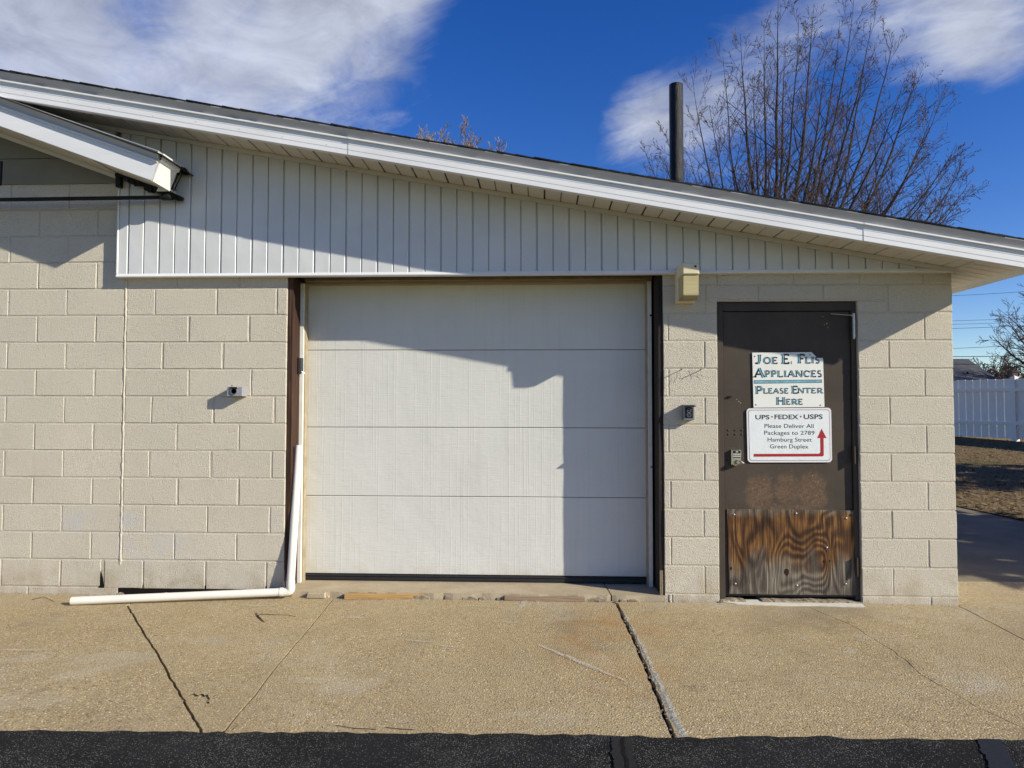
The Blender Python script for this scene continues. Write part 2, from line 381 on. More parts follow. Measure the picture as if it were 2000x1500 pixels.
MT['tan_siding'] = plain('tan house siding', (.42, .38, .32), .7, 0, .2, 3, .1)
MT['red_brick'] = plain('brown chimney brick', (.16, .10, .08), .9, 0, .1, 30, .3)
MT['wire'] = plain('black wire', (.012, .012, .013), .6)
MT['stick'] = plain('dark stick', (.05, .03, .02), .9, 0, .1, 80, .3)
MT['dryleaf'] = plain('tan dry leaf', (.36, .23, .12), .8, 0, .2, 60, .2)
MT['rustnail'] = plain('rusty nail', (.06, .035, .025), .7, .3, .3, 80, .3)
MT['keys'] = plain('pale keypad keys', (.55, .54, .50), .5, 0, .3)
MT['plaster'] = plain('building side paint', WALLC, .85, 0, .2, 4, .06, .003)

# ------------------------------------------------------------------ mesh helpers
ORG = {}
class MB:
    def __init__(s): s.v = []; s.f = []
    def face(s, pts):
        i = len(s.v); s.v += [tuple(p) for p in pts]; s.f.append(tuple(range(i, i+len(pts))))
    def hexa(s, p):
        """8 points: bottom ring 0-3 (counter-clockwise seen from above), top ring 4-7"""
        i = len(s.v); s.v += [tuple(q) for q in p]
        for a in ((3, 2, 1, 0), (4, 5, 6, 7), (0, 1, 5, 4), (1, 2, 6, 5), (2, 3, 7, 6), (3, 0, 4, 7)): s.f.append(tuple(i+k for k in a))
        return s
    def box(s, x0, x1, y0, y1, z0, z1):
        return s.hexa([(x0, y0, z0), (x1, y0, z0), (x1, y1, z0), (x0, y1, z0), (x0, y0, z1), (x1, y0, z1), (x1, y1, z1), (x0, y1, z1)])
    def front(s, pts, y0, y1, b=.004):
        """a plate seen from -y: outline pts [(x,z)..] counter-clockwise from the front, chamfered front edge"""
        n = len(pts); cx = sum(p[0] for p in pts)/n; cz = sum(p[1] for p in pts)/n
        ins = []
        for k in range(n):
            p0, p, p1 = pts[k-1], pts[k], pts[(k+1) % n]
            e0 = Vector((p[0]-p0[0], p[1]-p0[1])).normalized(); e1 = Vector((p1[0]-p[0], p1[1]-p[1])).normalized()
            n0 = Vector((-e0.y, e0.x)); n1 = Vector((-e1.y, e1.x)); m = (n0+n1)
            if m.length < 1e-6: m = n0
            m.normalize(); q = b/max(.3, m.dot(n0)); ins.append((p[0]+m.x*q, p[1]+m.y*q))
        i = len(s.v)
        s.v += [(x, y0, z) for x, z in ins] + [(x, y0+b, z) for x, z in pts] + [(x, y1, z) for x, z in pts]
        s.f.append(tuple(i+k for k in range(n)))
        for k in range(n):
            j = (k+1) % n
            s.f.append((i+n+k, i+n+j, i+j, i+k)); s.f.append((i+2*n+k, i+2*n+j, i+n+j, i+n+k))
        s.f.append(tuple(i+2*n+k for k in reversed(range(n))))
        return s
    def poly_prism(s, pts, z0, z1):
        """horizontal polygon, counter-clockwise from above"""
        n = len(pts); i = len(s.v)
        s.v += [(x, y, z1) for x, y in pts] + [(x, y, z0) for x, y in pts]
        s.f.append(tuple(range(i, i+n)))
        for k in range(n):
            j = (k+1) % n; s.f.append((i+n+k, i+n+j, i+j, i+k))
        return s
    def tube(s, pts, rad, sides=8, cap=True):
        pts = [Vector(p) for p in pts]; n = len(pts)
        if not isinstance(rad, (list, tuple)): rad = [rad]*n
        i0 = len(s.v); prev = None
        for k, p in enumerate(pts):
            t = (pts[min(k+1, n-1)]-pts[max(k-1, 0)]).normalized()
            if prev is None:
                a = Vector((0, 0, 1)) if abs(t.z) < .9 else Vector((1, 0, 0)); u = t.cross(a).normalized()
            else:
                u = (prev - t*prev.dot(t)); u = u.normalized() if u.length > 1e-6 else t.orthogonal().normalized()
            prev = u; w = t.cross(u)
            for j in range(sides):
                an = 2*math.pi*j/sides; q = p+(u*math.cos(an)+w*math.sin(an))*rad[k]; s.v.append((q.x, q.y, q.z))
        for k in range(n-1):
            for j in range(sides):
                a = i0+k*sides+j; b = i0+k*sides+(j+1) % sides; s.f.append((a, b, b+sides, a+sides))
        if cap:
            s.f.append(tuple(i0+j for j in reversed(range(sides)))); s.f.append(tuple(i0+(n-1)*sides+j for j in range(sides)))
        return s
    def dome(s, c, ax, r, h, seg=10):
        """small rivet / screw head on a surface; ax = outward direction"""
        c = Vector(c); ax = Vector(ax).normalized(); u = ax.orthogonal().normalized(); w = ax.cross(u)
        rings = [(1, 0), (.82, .6), (.45, .92)]; i0 = len(s.v)
        for rr, hh in rings:
            for j in range(seg):
                a = 2*math.pi*j/seg; q = c+(u*math.cos(a)+w*math.sin(a))*r*rr+ax*h*hh; s.v.append(tuple(q))
        s.v.append(tuple(c+ax*h)); top = len(s.v)-1
        for k in range(2):
            for j in range(seg):
                a = i0+k*seg+j; b = i0+k*seg+(j+1) % seg; s.f.append((a, b, b+seg, a+seg))
        for j in range(seg): s.f.append((i0+2*seg+j, i0+2*seg+(j+1) % seg, top))
        return s
    def mesh(s, name, mat, org=None, smooth=False):
        if org is None:
            xs, ys, zs = zip(*s.v); org = Vector(((min(xs)+max(xs))/2, (min(ys)+max(ys))/2, min(zs)))
        me = bpy.data.meshes.new(name); me.from_pydata([(x-org.x, y-org.y, z-org.z) for x, y, z in s.v], [], s.f)
        me.materials.append(mat)
        if smooth:
            me.polygons.foreach_set('use_smooth', [True]*len(me.polygons))
        me.update(); return me, org
    def build(s, name, mat, parent=None, smooth=False):
        me, org = s.mesh(name, MT[mat] if isinstance(mat, str) else mat, None, False)
        o = link(name, me, org, parent)
        return smooth_by_angle(o, 40) if smooth else o
def link(name, me, org, parent=None):
    o = bpy.data.objects.new(name, me); COL.objects.link(o)
    if parent is not None: o.parent = parent; o.location = org-ORG[parent.name]
    else: o.location = org
    ORG[o.name] = org.copy(); return o
def thing(name, label, cat, loc, group=None, kind=None):
    o = bpy.data.objects.new(name, None); COL.objects.link(o); o.location = loc; o.empty_display_size = .1; ORG[o.name] = Vector(loc)
    if label: o['label'] = label
    if cat: o['category'] = cat
    if group: o['group'] = group
    if kind: o['kind'] = kind
    return o
def tag(o, label=None, cat=None, group=None, kind=None):
    for k, v in (('label', label), ('category', cat), ('group', group), ('kind', kind)):
        if v: o[k] = v
    return o
def smooth_by_angle(o, deg=35):
    me = o.data; bm = bmesh.new(); bm.from_mesh(me); bmesh.ops.remove_doubles(bm, verts=bm.verts, dist=1e-6)
    for f in bm.faces: f.smooth = True
    for e in bm.edges:
        if len(e.link_faces) == 2 and e.calc_face_angle(0) > R(deg): e.smooth = False
    bm.to_mesh(me); bm.free(); return o
def jit(a): return random.uniform(-a, a)

# ================================================================== SETTING: ground
def ground_h(x, y): return -.075 + .031*max(0.0, y)
g = MB()
def gq(pts): g.face(pts)
xs = [-600, -60, 2.0, 6, 12, 30, 80, 600]; ys = [.0, 3, 8, 17, 25]
for i in range(len(xs)-1):
    for j in range(len(ys)-1):
        gq([(xs[i], ys[j], ground_h(0, ys[j])-.06), (xs[i+1], ys[j], ground_h(0, ys[j])-.06), (xs[i+1], ys[j+1], ground_h(0, ys[j+1])-.06), (xs[i], ys[j+1], ground_h(0, ys[j+1])-.06)])
    gq([(xs[i], 25, ground_h(0, 25)-.06), (xs[i+1], 25, ground_h(0, 25)-.06), (xs[i+1], 1500, 1.2), (xs[i], 1500, 1.2)])
tag(g.build('ground', 'lawn'), kind='structure')

# asphalt lot in the foreground with a ragged back edge lapping over the concrete
edge_px = [(-700, 1405), (-300, 1415), (0, 1424), (150, 1427), (300, 1428), (450, 1430), (600, 1430), (750, 1431), (900, 1433), (1050, 1434), (1200, 1436), (1318, 1438), (1450, 1439), (1600, 1440), (1800, 1442), (2000, 1445), (2400, 1450), (3000, 1456)]
edge = [PZ(x, y, -.049) for x, y in edge_px]
ep = []
for a, b in zip(edge[:-1], edge[1:]):
    n = max(2, int((b-a).length/.05))
    for k in range(n):
        p = a.lerp(b, k/n); ep.append((p.x, p.y+jit(.012)+.02*(mnoise.noise(Vector((p.x*2.3, 1, 0))))))
ep.append((edge[-1].x, edge[-1].y))
split = PZ(1216, 1437, -.049).x
asp = MB()
# sheet: strips from the ragged edge to far in front
rows = [0, .03, .2, 1.2, 6, 40]
for k in range(len(ep)-1):
    (x0, y0), (x1, y1) = ep[k], ep[k+1]
    pr = [(x0, y0, -.054), (x1, y1, -.054)]; 
    for r_, zz in ((.0, -.050), (.025, -.047), (.3, -.050), (1.5, -.06), (60, -.10)):
        nw = [(x0, y0-r_, zz), (x1, y1-r_, zz)]
        asp.face([nw[0], nw[1], pr[1], pr[0]]) if r_ == 0 else asp.face([nw[0], nw[1], pr[1], pr[0]])
        pr = nw
lot = asp.build('asphalt_lot', 'asphalt'); tag(lot, kind='structure')
# sealed crack in the asphalt
sc = MB()
c0 = PZ(1216, 1443, -.05); c1 = PZ(1232, 1560, -.05)
pl = [c0.lerp(c1, k/14) + Vector((jit(.006), 0, 0)) for k in range(15)]
for a, b in zip(pl[:-1], pl[1:]):
    w = .05
    sc.face([(a.x-w+jit(.008), a.y, -.0435), (a.x+w*.7+jit(.008), a.y, -.0435), (b.x+w*.7, b.y, -.0435), (b.x-w, b.y, -.0435)][::-1])
sc.build('crack_sealer', 'seal', lot)
sc2 = MB(); 
for a, b in zip(pl[:-1], pl[1:]): sc2.face([(a.x-.004, a.y, -.039), (a.x+.004, a.y, -.039), (b.x+.004, b.y, -.039), (b.x-.004, b.y, -.039)][::-1])
sc2.build('crack', 'void', lot)
s3 = MB()
c0 = PZ(1930, 1446, -.05); c1 = PZ(1990, 1560, -.05)
for k in range(10):
    a = c0.lerp(c1, k/10); b = c0.lerp(c1, (k+1)/10); s3.face([(a.x-.05+jit(.01), a.y, -.0435), (a.x+.05+jit(.01), a.y, -.0435), (b.x+.05, b.y, -.0435), (b.x-.05, b.y, -.0435)][::-1])
s3.build('crack_sealer', 'seal', lot)

# concrete apron: slabs with real joints between them
ap = thing('concrete_apron', None, None, (0, -1, -.06), kind='structure')
base = MB(); base.box(-9, 6.0, -2.6, -.003, -.20, -.088); base.build('soil_bed', 'dirt', ap)
def rough(pts_px, step=.05, amp=.004):
    w = [PZ(x, y) for x, y in pts_px]; out = []
    for a, b in zip(w[:-1], w[1:]):
        n = max(1, int((b-a).length/step))
        for k in range(n):
            p = a.lerp(b, k/n); out.append(Vector((p.x+jit(amp), p.y+jit(amp*.5), 0)))
    out.append(Vector((w[-1].x, w[-1].y, 0))); return out
JA = rough([(248, 1183), (262, 1205), (283, 1240), (303, 1270), (325, 1310), (345, 1345), (358, 1368), (372, 1392), (388, 1418), (397, 1440)], .04, .004)
JB = rough([(650, 1171), (600, 1232), (540, 1302), (500, 1355), (465, 1395), (428, 1442)], .08, .0015)
JC = rough([(1194, 1168), (1205, 1180), (1220, 1212), (1245, 1262), (1268, 1322), (1285, 1362), (1302, 1405), (1318, 1448)], .04, .005)
JD = rough([(1560, 1174), (1600, 1196), (1640, 1212), (1665, 1222), (1700, 1245), (1738, 1268), (1775, 1295), (1800, 1318), (1830, 1338), (1870, 1358), (1910, 1382), (1950, 1400), (2000, 1423), (2060, 1455)], .05, .006)
JE = rough([(1880, 1188), (1888, 1192), (1940, 1219), (2000, 1250), (2100, 1301), (2330, 1458)], .1, .002)
def off(l, dx): return [Vector((p.x+dx, p.y, 0)) for p in l]
FY = -2.35
def slab(left, right, top_y, z, corner=None, right_tail=None):
    """left/right run from the wall to the front"""
    pts = [(p.x, p.y) for p in left] + [(left[-1].x, FY)]
    pts += [(right[-1].x, FY)] + [(p.x, p.y) for p in reversed(right)]
    m = MB(); m.poly_prism(pts, -.13, z); return m.build('slab', 'concrete', ap)
def topped(l, y): return [Vector((l[0].x, y, 0))]+[p for p in l if p.y < y-.01]
TY = -.008
Lft = [Vector((-8.8, TY, 0)), Vector((-8.8, -1.5, 0))]
slab(Lft, topped(off(JA, -.007), TY), TY, -.055)
JA2 = off(JA, .008); hole = [PZ(x, y) for x, y in ((362, 1357), (378, 1353), (392, 1356), (405, 1352), (412, 1359), (401, 1363), (396, 1370), (384, 1366), (375, 1371), (371, 1380))]
yb0, yb1 = hole[0].y, hole[-1].y
slab(topped(JA2, TY), topped(off(JB, -.0045), TY), TY, -.054)
slab(topped(off(JB, .0045), TY), topped(off(JC, -.011), -.04), -.04, -.055)
slab(topped(off(JC, .011), -.04), topped([Vector((p.x-.003-.004*abs(mnoise.noise(Vector((p.x*4, p.y*4, 0)))), p.y, 0)) for p in JD], TY), TY, -.052)
slab(topped([Vector((p.x+.003+.003*abs(mnoise.noise(Vector((p.x*4+5, p.y*4, 0)))), p.y, 0)) for p in JD], TY), topped(off(JE, -.004), TY), TY, -.0535)
# grey mortar squeezed along the joint
pm = MB(); jr = []
src = [p for p in JC if p.y < -.22]
for a, b in zip(src[:-1], src[1:]):
    for k in range(3): jr.append(a.lerp(b, k/3))
wpv = None
for p in jr:
    f0 = min(1, (-p.y-.2)/1.8); w = max(.006, .010+.044*f0+.022*mnoise.noise(Vector((p.y*9, 3, 0)))+jit(.006)); zz = -.0505
    cur = [(p.x+.0095, p.y, -.075), (p.x+.011+jit(.003), p.y, zz-.003+jit(.0015)), (p.x+.012+w*.4, p.y, zz+.0012+jit(.002)), (p.x+.012+w*.75, p.y, zz+jit(.002)), (p.x+.012+w, p.y, -.0535)]
    if wpv:
        for k in range(4): pm.face([cur[k], cur[k+1], wpv[k+1], wpv[k]])
    wpv = cur
pm.build('mortar_patch', 'patch', ap)
# spalled corner beside the joint
hp = []
for p, q in zip(hole, hole[1:]+hole[:1]):
    for k in range(4): v = p.lerp(q, k/4); hp.append((v.x+jit(.006), v.y+jit(.006)))
hm = MB()
cp = [PZ(x, y) for x, y in ((371, 1360), (379, 1356), (386, 1361), (393, 1357), (400, 1362), (403, 1359), (409, 1366), (406, 1372), (411, 1378))]
cl_ = []
for p, q in zip(cp[:-1], cp[1:]):
    for k in range(3): cl_.append(p.lerp(q, k/3)+Vector((jit(.003), jit(.003), 0)))
ws_ = [random.uniform(.001, .0065) for p in cl_]
for p, q, w0, w1 in zip(cl_[:-1], cl_[1:], ws_[:-1], ws_[1:]):
    hm.face([(p.x, p.y-w0, -.0505), (q.x, q.y-w1, -.0505), (q.x, q.y+w1, -.0505), (p.x, p.y+w0, -.0505)])
tag(hm.build('spall_cracks', 'void', ap), kind='stuff')
# scuffs and scrapes left on the concrete
sm = MB()
for (ax, ay, bx, by, w) in ((1052, 1261, 1222, 1331, .016), (0, 1271, 98, 1271, .016), (120, 1262, 152, 1248, .013), (460, 1183, 545, 1185, .02), (565, 1188, 592, 1189, .015), (895, 1184, 975, 1187, .008), (965, 1216, 1020, 1217, .008), (660, 1207, 720, 1208, .012), (836, 1170, 850, 1140, .02), (1015, 1190, 1030, 1168, .02), (1050, 1180, 1054, 1160, .015), (1648, 1278, 1672, 1270, .02), (1925, 1228, 2010, 1250, .008), (860, 1262, 905, 1266, .012), (780, 1250, 850, 1256, .010), (1560, 1246, 1580, 1256, .01)):
    a = PZ(ax, ay); b = PZ(bx, by); n = max(3, int((b-a).length/.06)); nrm = Vector((-(b-a).y, (b-a).x, 0)).normalized()
    pv = None
    for k in range(n+1):
        p = a.lerp(b, k/n)+nrm*jit(.006); hw = w*(.35+.65*math.sin(math.pi*(k+.3)/(n+.6)))
        cur = (p+nrm*hw, p-nrm*hw)
        if pv: sm.face([(pv[1].x, pv[1].y, -.0495), (cur[1].x, cur[1].y, -.0495), (cur[0].x, cur[0].y, -.0495), (pv[0].x, pv[0].y, -.0495)])
        pv = cur
tag(sm.build('scuff_marks', 'scuff', ap), kind='stuff')
# crumbs at the spall and along the joints and the foot of the wall
def crumbs(name, spots, mat, parent):
    m = MB()
    for (x, y, z, r) in spots:
        n = 5; i = len(m.v)
        for k in range(n):
            a = 2*math.pi*k/n+jit(.3); m.v.append((x+math.cos(a)*r*(1+jit(.3)), y+math.sin(a)*r*(1+jit(.3)), z))
        m.v.append((x+jit(r*.3), y+jit(r*.3), z+r*random.uniform(.5, 1.1)))
        for k in range(n): m.f.append((i+k, i+(k+1) % n, i+n))
    return tag(m.build(name, mat, parent), kind='stuff')
sp = []
for k in range(90):
    p = PZ(random.gauss(392, 15), random.gauss(1363, 9)); sp.append((p.x, p.y, -.0565, random.uniform(.002, .0055)))
for k in range(220):
    x = random.uniform(-3.6, 2.9); sp.append((x, -.012-abs(random.gauss(0, .02)), -.056, random.uniform(.003, .010)))
for k in range(120):
    p = random.choice(JC[2:]); sp.append((p.x+jit(.03), p.y+jit(.02), -.055, random.uniform(.002, .007)))
for k in range(160):
    p = random.choice(ep); 
    if abs(p[0]) < 3.5: sp.append((p[0]+jit(.03), p[1]+abs(random.gauss(0, .02)), -.054, random.uniform(.002, .006)))
crumbs('crumbs', sp, 'rubble', ap)
wp = MB(); a = [PZ(x, y, -.05) for x, y in ((1402, 1175), (1440, 1180), (1520, 1183), (1600, 1183), (1690, 1186), (1681, 1177), (1600, 1174), (1500, 1172), (1420, 1171))]
w2 = []
for p, q in zip(a, a[1:]+a[:1]):
    for k in range(5): v = p.lerp(q, k/5); w2.append((v.x, v.y+jit(.004)))
wp.poly_prism(w2, -.054, -.0475); wp.build('white_paint_strip', 'white_paint', ap)

# driveway running back along the right side of the building
dv = thing('driveway', None, None, (5, 3, 0), kind='structure')
def dz(y): return -.058+.031*max(0, y)
def dslab(pts):
    m = MB(); n = len(pts); m.v += [(x, y, dz(y)) for x, y in pts]+[(x, y, dz(y)-.12) for x, y in pts]
    m.f.append(tuple(range(n)))
    for k in range(n): j = (k+1) % n; m.f.append((n+k, n+j, j, k))
    return m
def GR(px, py, s=.031, z0=-.058):
    d = ray(px, py); t = (z0+s*CAM.y-CAM.z)/(d.z-s*d.y); return CAM+d*t
gl0 = GR(1870, 990); gl1 = GR(2000, 1018)
je = [(p.x+.004, p.y) for p in off(JE, .004)]
front_piece = [(je[0][0], -.012)]+[q for q in je if q[1] < -.02]+[(je[-1][0]+2.5, je[-1][1]), (9.0, -.012)]
m = MB(); m.poly_prism(front_piece, -.16, -.0545); m.build('slab', 'concrete', dv)
def glx(y):
    t = (y-gl0.y)/(gl1.y-gl0.y); return gl0.x+(gl1.x-gl0.x)*t
dslab([(2.985, .0), (9, .0), (9, .62), (2.985, .62)]).build('slab', 'concrete', dv)
dslab([(2.985, .628), (9, .628), (9, 1.0), (glx(2.68), 2.68), (2.985, 2.68)]).build('slab', 'drive_shaded', dv)  # from here back the shade is part of the slab colour
dslab([(2.985, 2.692), (glx(2.692), 2.692), (glx(7), 7), (2.985, 7)]).build('slab', 'drive_shaded', dv)
dslab([(2.985, 7.012), (glx(7.012), 7.012), (glx(14), 14), (2.985, 14)]).build('slab', 'drive_shaded', dv)

# lawn to the right of the driveway, with leaf litter
lw = MB(); ly = [1.0, 2.0, 3, 4, 5.5, 7, 9, 12, 14, 17, 22, 40]
for k in range(len(ly)-1):
    a, b = ly[k], ly[k+1]; xa = glx(a) if a < 14 else 2.98; xb = glx(b) if b <= 14 else 2.98
    if a >= 1.0 and a < 1.5: xa = 9
    prev = None
    for f0, f1 in ((0, .12), (.12, .3), (.3, 1)):
        X0a, X1a, X0b, X1b = xa+(40-xa)*f0, xa+(40-xa)*f1, xb+(40-xb)*f0, xb+(40-xb)*f1
        h = lambda y: dz(y)+.012
        lw.face([(X0a, a, h(a)), (X1a, a, h(a)), (X1b, b, h(b)), (X0b, b, h(b))])
tag(lw.build('lawn', 'lawn'), kind='structure')
lf = MB()
for k in range(26000):
    y = 2.2+random.random()**1.3*17; x = random.uniform(max(3.0, glx(min(y, 14)) if y < 14 else 3), 6+y*.85)
    if y < 14 and x < glx(y)+.0+jit(.05): continue
    z = dz(y)+.014; r = random.uniform(.015, .05); a = random.random()*6.28; c, s = math.cos(a)*r, math.sin(a)*r; tl = jit(.8)
    if random.random() < .5:
        lf.face([(x-c, y-s, z), (x+s*.6, y-c*.6, z+abs(tl)*r*.4), (x+c, y+s, z+r*.35+tl*r*.3), (x-s*.6, y+c*.6, z+r*.2)])
    else:   # dry grass blade
        h = random.uniform(.02, .07); lf.face([(x, y, z-.01), (x+.006, y, z-.01), (x+c*.8, y+s*.8, z+h)])
tag(lf.build('leaf_litter', 'leaf'), kind='stuff')

# ================================================================== BUILDING
HX = .2032
bd = thing('commercial_building', 'cream painted block building with white steel gable siding and low sloping roof', 'building', (0, 0, 0))
GL, GR_ = -1.886, .905                      # garage opening
DL, DR = PY(1403, 900).x, PY(1680, 900).x    # entry opening
XR = 2.968
ZO = 2.42
core = MB(); yc = .0040
core.box(-9, GL-.002, yc, .2, -.2, 2.60); core.box(GL-.002, GR_+.002, .012, .2, ZO, 2.60)
core.box(GR_+.002, DL, yc, .2, -.2, 2.60); core.box(DR, XR-.004, yc, .2, -.2, 2.33)
DTOP = PY(1540, 588).z
core.box(DL, DR, yc+.001, .2, DTOP, 2.60)
core.box(-9, -3.10, yc+.001, .2, 2.601, 3.60)
wall = core.build('block_wall', 'mortar', bd)
SH = {}
def chunk(x0, x1, z0, z1, shared=None):
    """one block: slightly uneven chamfered face"""
    w, h = x1-x0, z1-z0
    key = (round(w, 3), round(h, 3), random.randrange(4)) if shared else None
    org = Vector(((x0+x1)/2, 0, z0))
    if key and key in SH: me = SH[key]
    else:
        m = MB(); nx = 4 if w > .2 else 2
        b = .0042; ring = []
        for k in range(nx+1): ring.append((-w/2+w*k/nx, 0))
        for k in range(1, 3): ring.append((w/2, h*k/2))
        for k in range(1, nx+1): ring.append((w/2-w*k/nx, h))
        ring.append((-w/2, h/2))
        ring = [(x+jit(.0013), z+jit(.0013)) for x, z in ring]
        n = len(ring); ins = []
        for x, z in ring:
            ix = x+(b if x < -w/2+.01 else -b if x > w/2-.01 else 0); iz = z+(b if z < .01 else -b if z > h-.01 else 0); ins.append((ix, iz))
        m.v = [(x, jit(.0006), z) for x, z in ins]+[(x, b*.8, z) for x, z in ring]+[(x, .05, z) for x, z in ring]
        m.f = [tuple(range(n))]
        for k in range(n):
            j = (k+1) % n; m.f.append((n+k, n+j, j, k)); m.f.append((2*n+k, 2*n+j, n+j, n+k))
        me, _ = m.mesh('block', MT['block'], Vector((0, 0, 0)))
        if key: SH[key] = me
    o = link('block', me, org+Vector((0, jit(.0012), 0)), wall); return o
MJ = .0085
def row(k, xl, xr, joints, z0=None, z1=None):
    """one course k from xl to xr with the vertical joints at the x positions given"""
    a = k*HX+MJ/2 if z0 is None else z0; b = (k+1)*HX-MJ/2 if z1 is None else z1
    e = [xl]+sorted(joints)+[xr]
    for p, q in zip(e[:-1], e[1:]):
        x0 = p+(MJ/2 if p != xl else 0); x1 = q-(MJ/2 if q != xr else 0)
        if x1-x0 < .012: continue
        full = abs((x1-x0)-.4477) < .012
        if full: c = (x0+x1)/2; x0, x1 = c-.22385, c+.22385
        chunk(x0, x1, a, b, full)
XJ = -3.124
# left stretch, running bond counted back from the control joint
for k in range(0, 15):
    xe = XJ-.012
    if k == 0: xe = PY(196, 1120).x
    js = []; x = XJ-(.4572 if k % 2 == 0 else .2286)
    while x > -5.9: js.append(x); x -= .4572
    row(k, -6.0, xe, [j for j in js if j < xe-.02])
row(-1, -6.0, PY(230, 1158).x, [PY(54, 1158).x, PY(54, 1158).x-.4572*2, PY(54, 1158).x-.4572], z0=-.075)
# stretch between the control joint and the garage
mid = {10: (650, 908, 1160), 9: (790, 1045), 8: (680, 935), 7: (790, 1052), 6: (635, 893, 1150), 5: (740, 1000), 4: (625, 882, 1138), 3: (742, 1000), 2: (608, 868, 1130), 1: (730, 990), 0: (600, 860, 1115)}
for k, js in mid.items():
    row(k, XJ+.012 if k else PY(204, 1120).x, GL, [PY(z/2.1429, 520+(100+(10-k)*113)/2.1429).x for z in js], z0=(-.006 if k == 0 else None))
row(11, XJ+.012, GL, [PY(346, 552).x, PY(468, 552).x], z1=12*HX)
# pillar between garage and door
pil = {9: 1305, 8: 1376, 7: 1306, 6: 1377, 5: 1306, 4: 1376, 3: 1310, 2: 1375, 1: 1311, 0: 1377, 10: 1378}
for k, px in pil.items(): row(k, GR_, DL, [PY(px, 1165-k*55.4).x])
row(-1, GR_+.03, DL, [PY(1313, 1168).x], z0=-.07, z1=-.004)
row(11, GR_, XR, [PY(x, 545).x for x in (1400, 1549.6, 1679, 1804)], z1=12*HX)
# right pier
pier = {9: 1806, 8: 1737, 7: 1807, 6: 1738, 5: 1810, 4: 1741, 3: 1813, 2: 1743, 1: 1815, 0: 1746}
for k, px in pier.items(): row(k, DR, XR, [PY(px, 1165-k*55.4).x])
row(10, PY(1735, 590).x+.004, XR, [])
row(10, DR, PY(1735, 590).x-.004, [], z1=DTOP-MJ/2); 
row(-1, DR, XR, [PY(1819, 1175).x], z0=-.075, z1=-.003)
# half-height lintel course over the door
zt = 11*HX-MJ/2
e = [PY(x, 570).x for x in (1379, 1481, 1608, 1735)]
for p, q in zip(e[:-1], e[1:]): chunk(p+MJ/2, q-MJ/2, DTOP+.012, zt)
row(10, e[0]-.0001, DL, [], z1=DTOP+.004) if e[0] < DL-.05 else None
# smeared bead of caulk down the control joint
cb = MB(); pts = []; rad = []
for k in range(70):
    z = .17+k*(2.30-.17)/69; pts.append((XJ+jit(.0025)+.004*mnoise.noise(Vector((0, 0, z*3))), .004, z)); rad.append(.0085+jit(.0022))
cb.tube(pts, rad, 8); cb.build('caulk_bead', 'block', wall, True)
# crumbling foot of the wall under the shifted course
ft = MB()
x = PY(206, 1155).x
while x < PY(550, 1155).x:
    w = random.uniform(.03, .12); h = random.uniform(.008, .03); 
    if random.random() < .75: ft.front([(x, -.075), (x+w, -.075), (x+w-.006, -.05+h*.6), (x+w*.5, -.05+h), (x+.004, -.05+h*.5)], random.uniform(-.004, .012), .05, .003)
    x += w+random.uniform(.0, .05)
tag(ft.build('wall_foot', 'rubble', wall), kind='stuff')
gp = MB(); gp.box(PY(200, 1155).x, GL, .0020, .0025, -.08, .02); gp.build('wall_gap_shade', 'void', wall)  # near-black sheet standing for the shaded recess below the blocks
gp = MB(); gp.front([(PY(197, 1100).x, .12), (PY(192, 1140).x, .02), (PY(193, 1152).x, -.02), (PY(203, 1152).x, -.02), (PY(201, 1130).x, .06)], .0, .02, .001); gp.build('wall_crack', 'void', wall)
# side and back
sd = MB(); sd.box(XR-.2, XR, .205, 9, -.2, 2.30); sd.box(-9, XR-.2, 8.8, 9, -.2, 3.4); sd.build('side_wall', 'plaster', bd)
# recess interior behind the openings
rc = MB(); rc.box(GL-.3, GR_+.3, .80, .83, -.2, 2.7); rc.box(GL-.25, GL-.22, .2, .8, -.2, 2.7); rc.box(GR_+.22, GR_+.25, .2, .8, -.2, 2.7); rc.box(GL-.3, GR_+.3, .2, .8, 2.65, 2.68); rc.box(DL-.1, DR+.1, .16, .19, -.2, DTOP+.1)
rc.build('dark_interior', 'void', bd)

# ---- olive board panels above the blocks on the left
def soff(x): return 2.873-.181*x
ol = MB(); zz = PY(120, 360).z
ol.box(-6, -3.16, -.012, .03, zz, zz+.195); ol.hexa([(-6, -.0125, zz+.199), (-3.16, -.0125, zz+.199), (-3.16, .03, zz+.199), (-6, .03, zz+.199), (-6, -.0125, soff(-6)-.06), (-3.16, -.0125, soff(-3.16)-.06), (-3.16, .03, soff(-3.16)-.06), (-6, .03, soff(-6)-.06)])
ol.build('gable_panel', 'olive', bd)

# ---- roof lines
MS = -.181
def soff(x): return 2.873+MS*x
def fasb(x): return 2.832+MS*x
YF = -.45
PMS = None
# porch roof line
pc = PY(295, 352, -.44); pl0 = PY(0, 246, -.44); PM = (pc.z-pl0.z)/(pc.x-pl0.x)
def pfb(x): return pc.z+PM*(x-pc.x)

# ---- gable siding: every panel its own piece
gs = MB(); gs.box(-4.4, -3.17, -.030, -.016, 3.40, 3.66)
sid = MB(); YS = -.055
ZB = 2.322
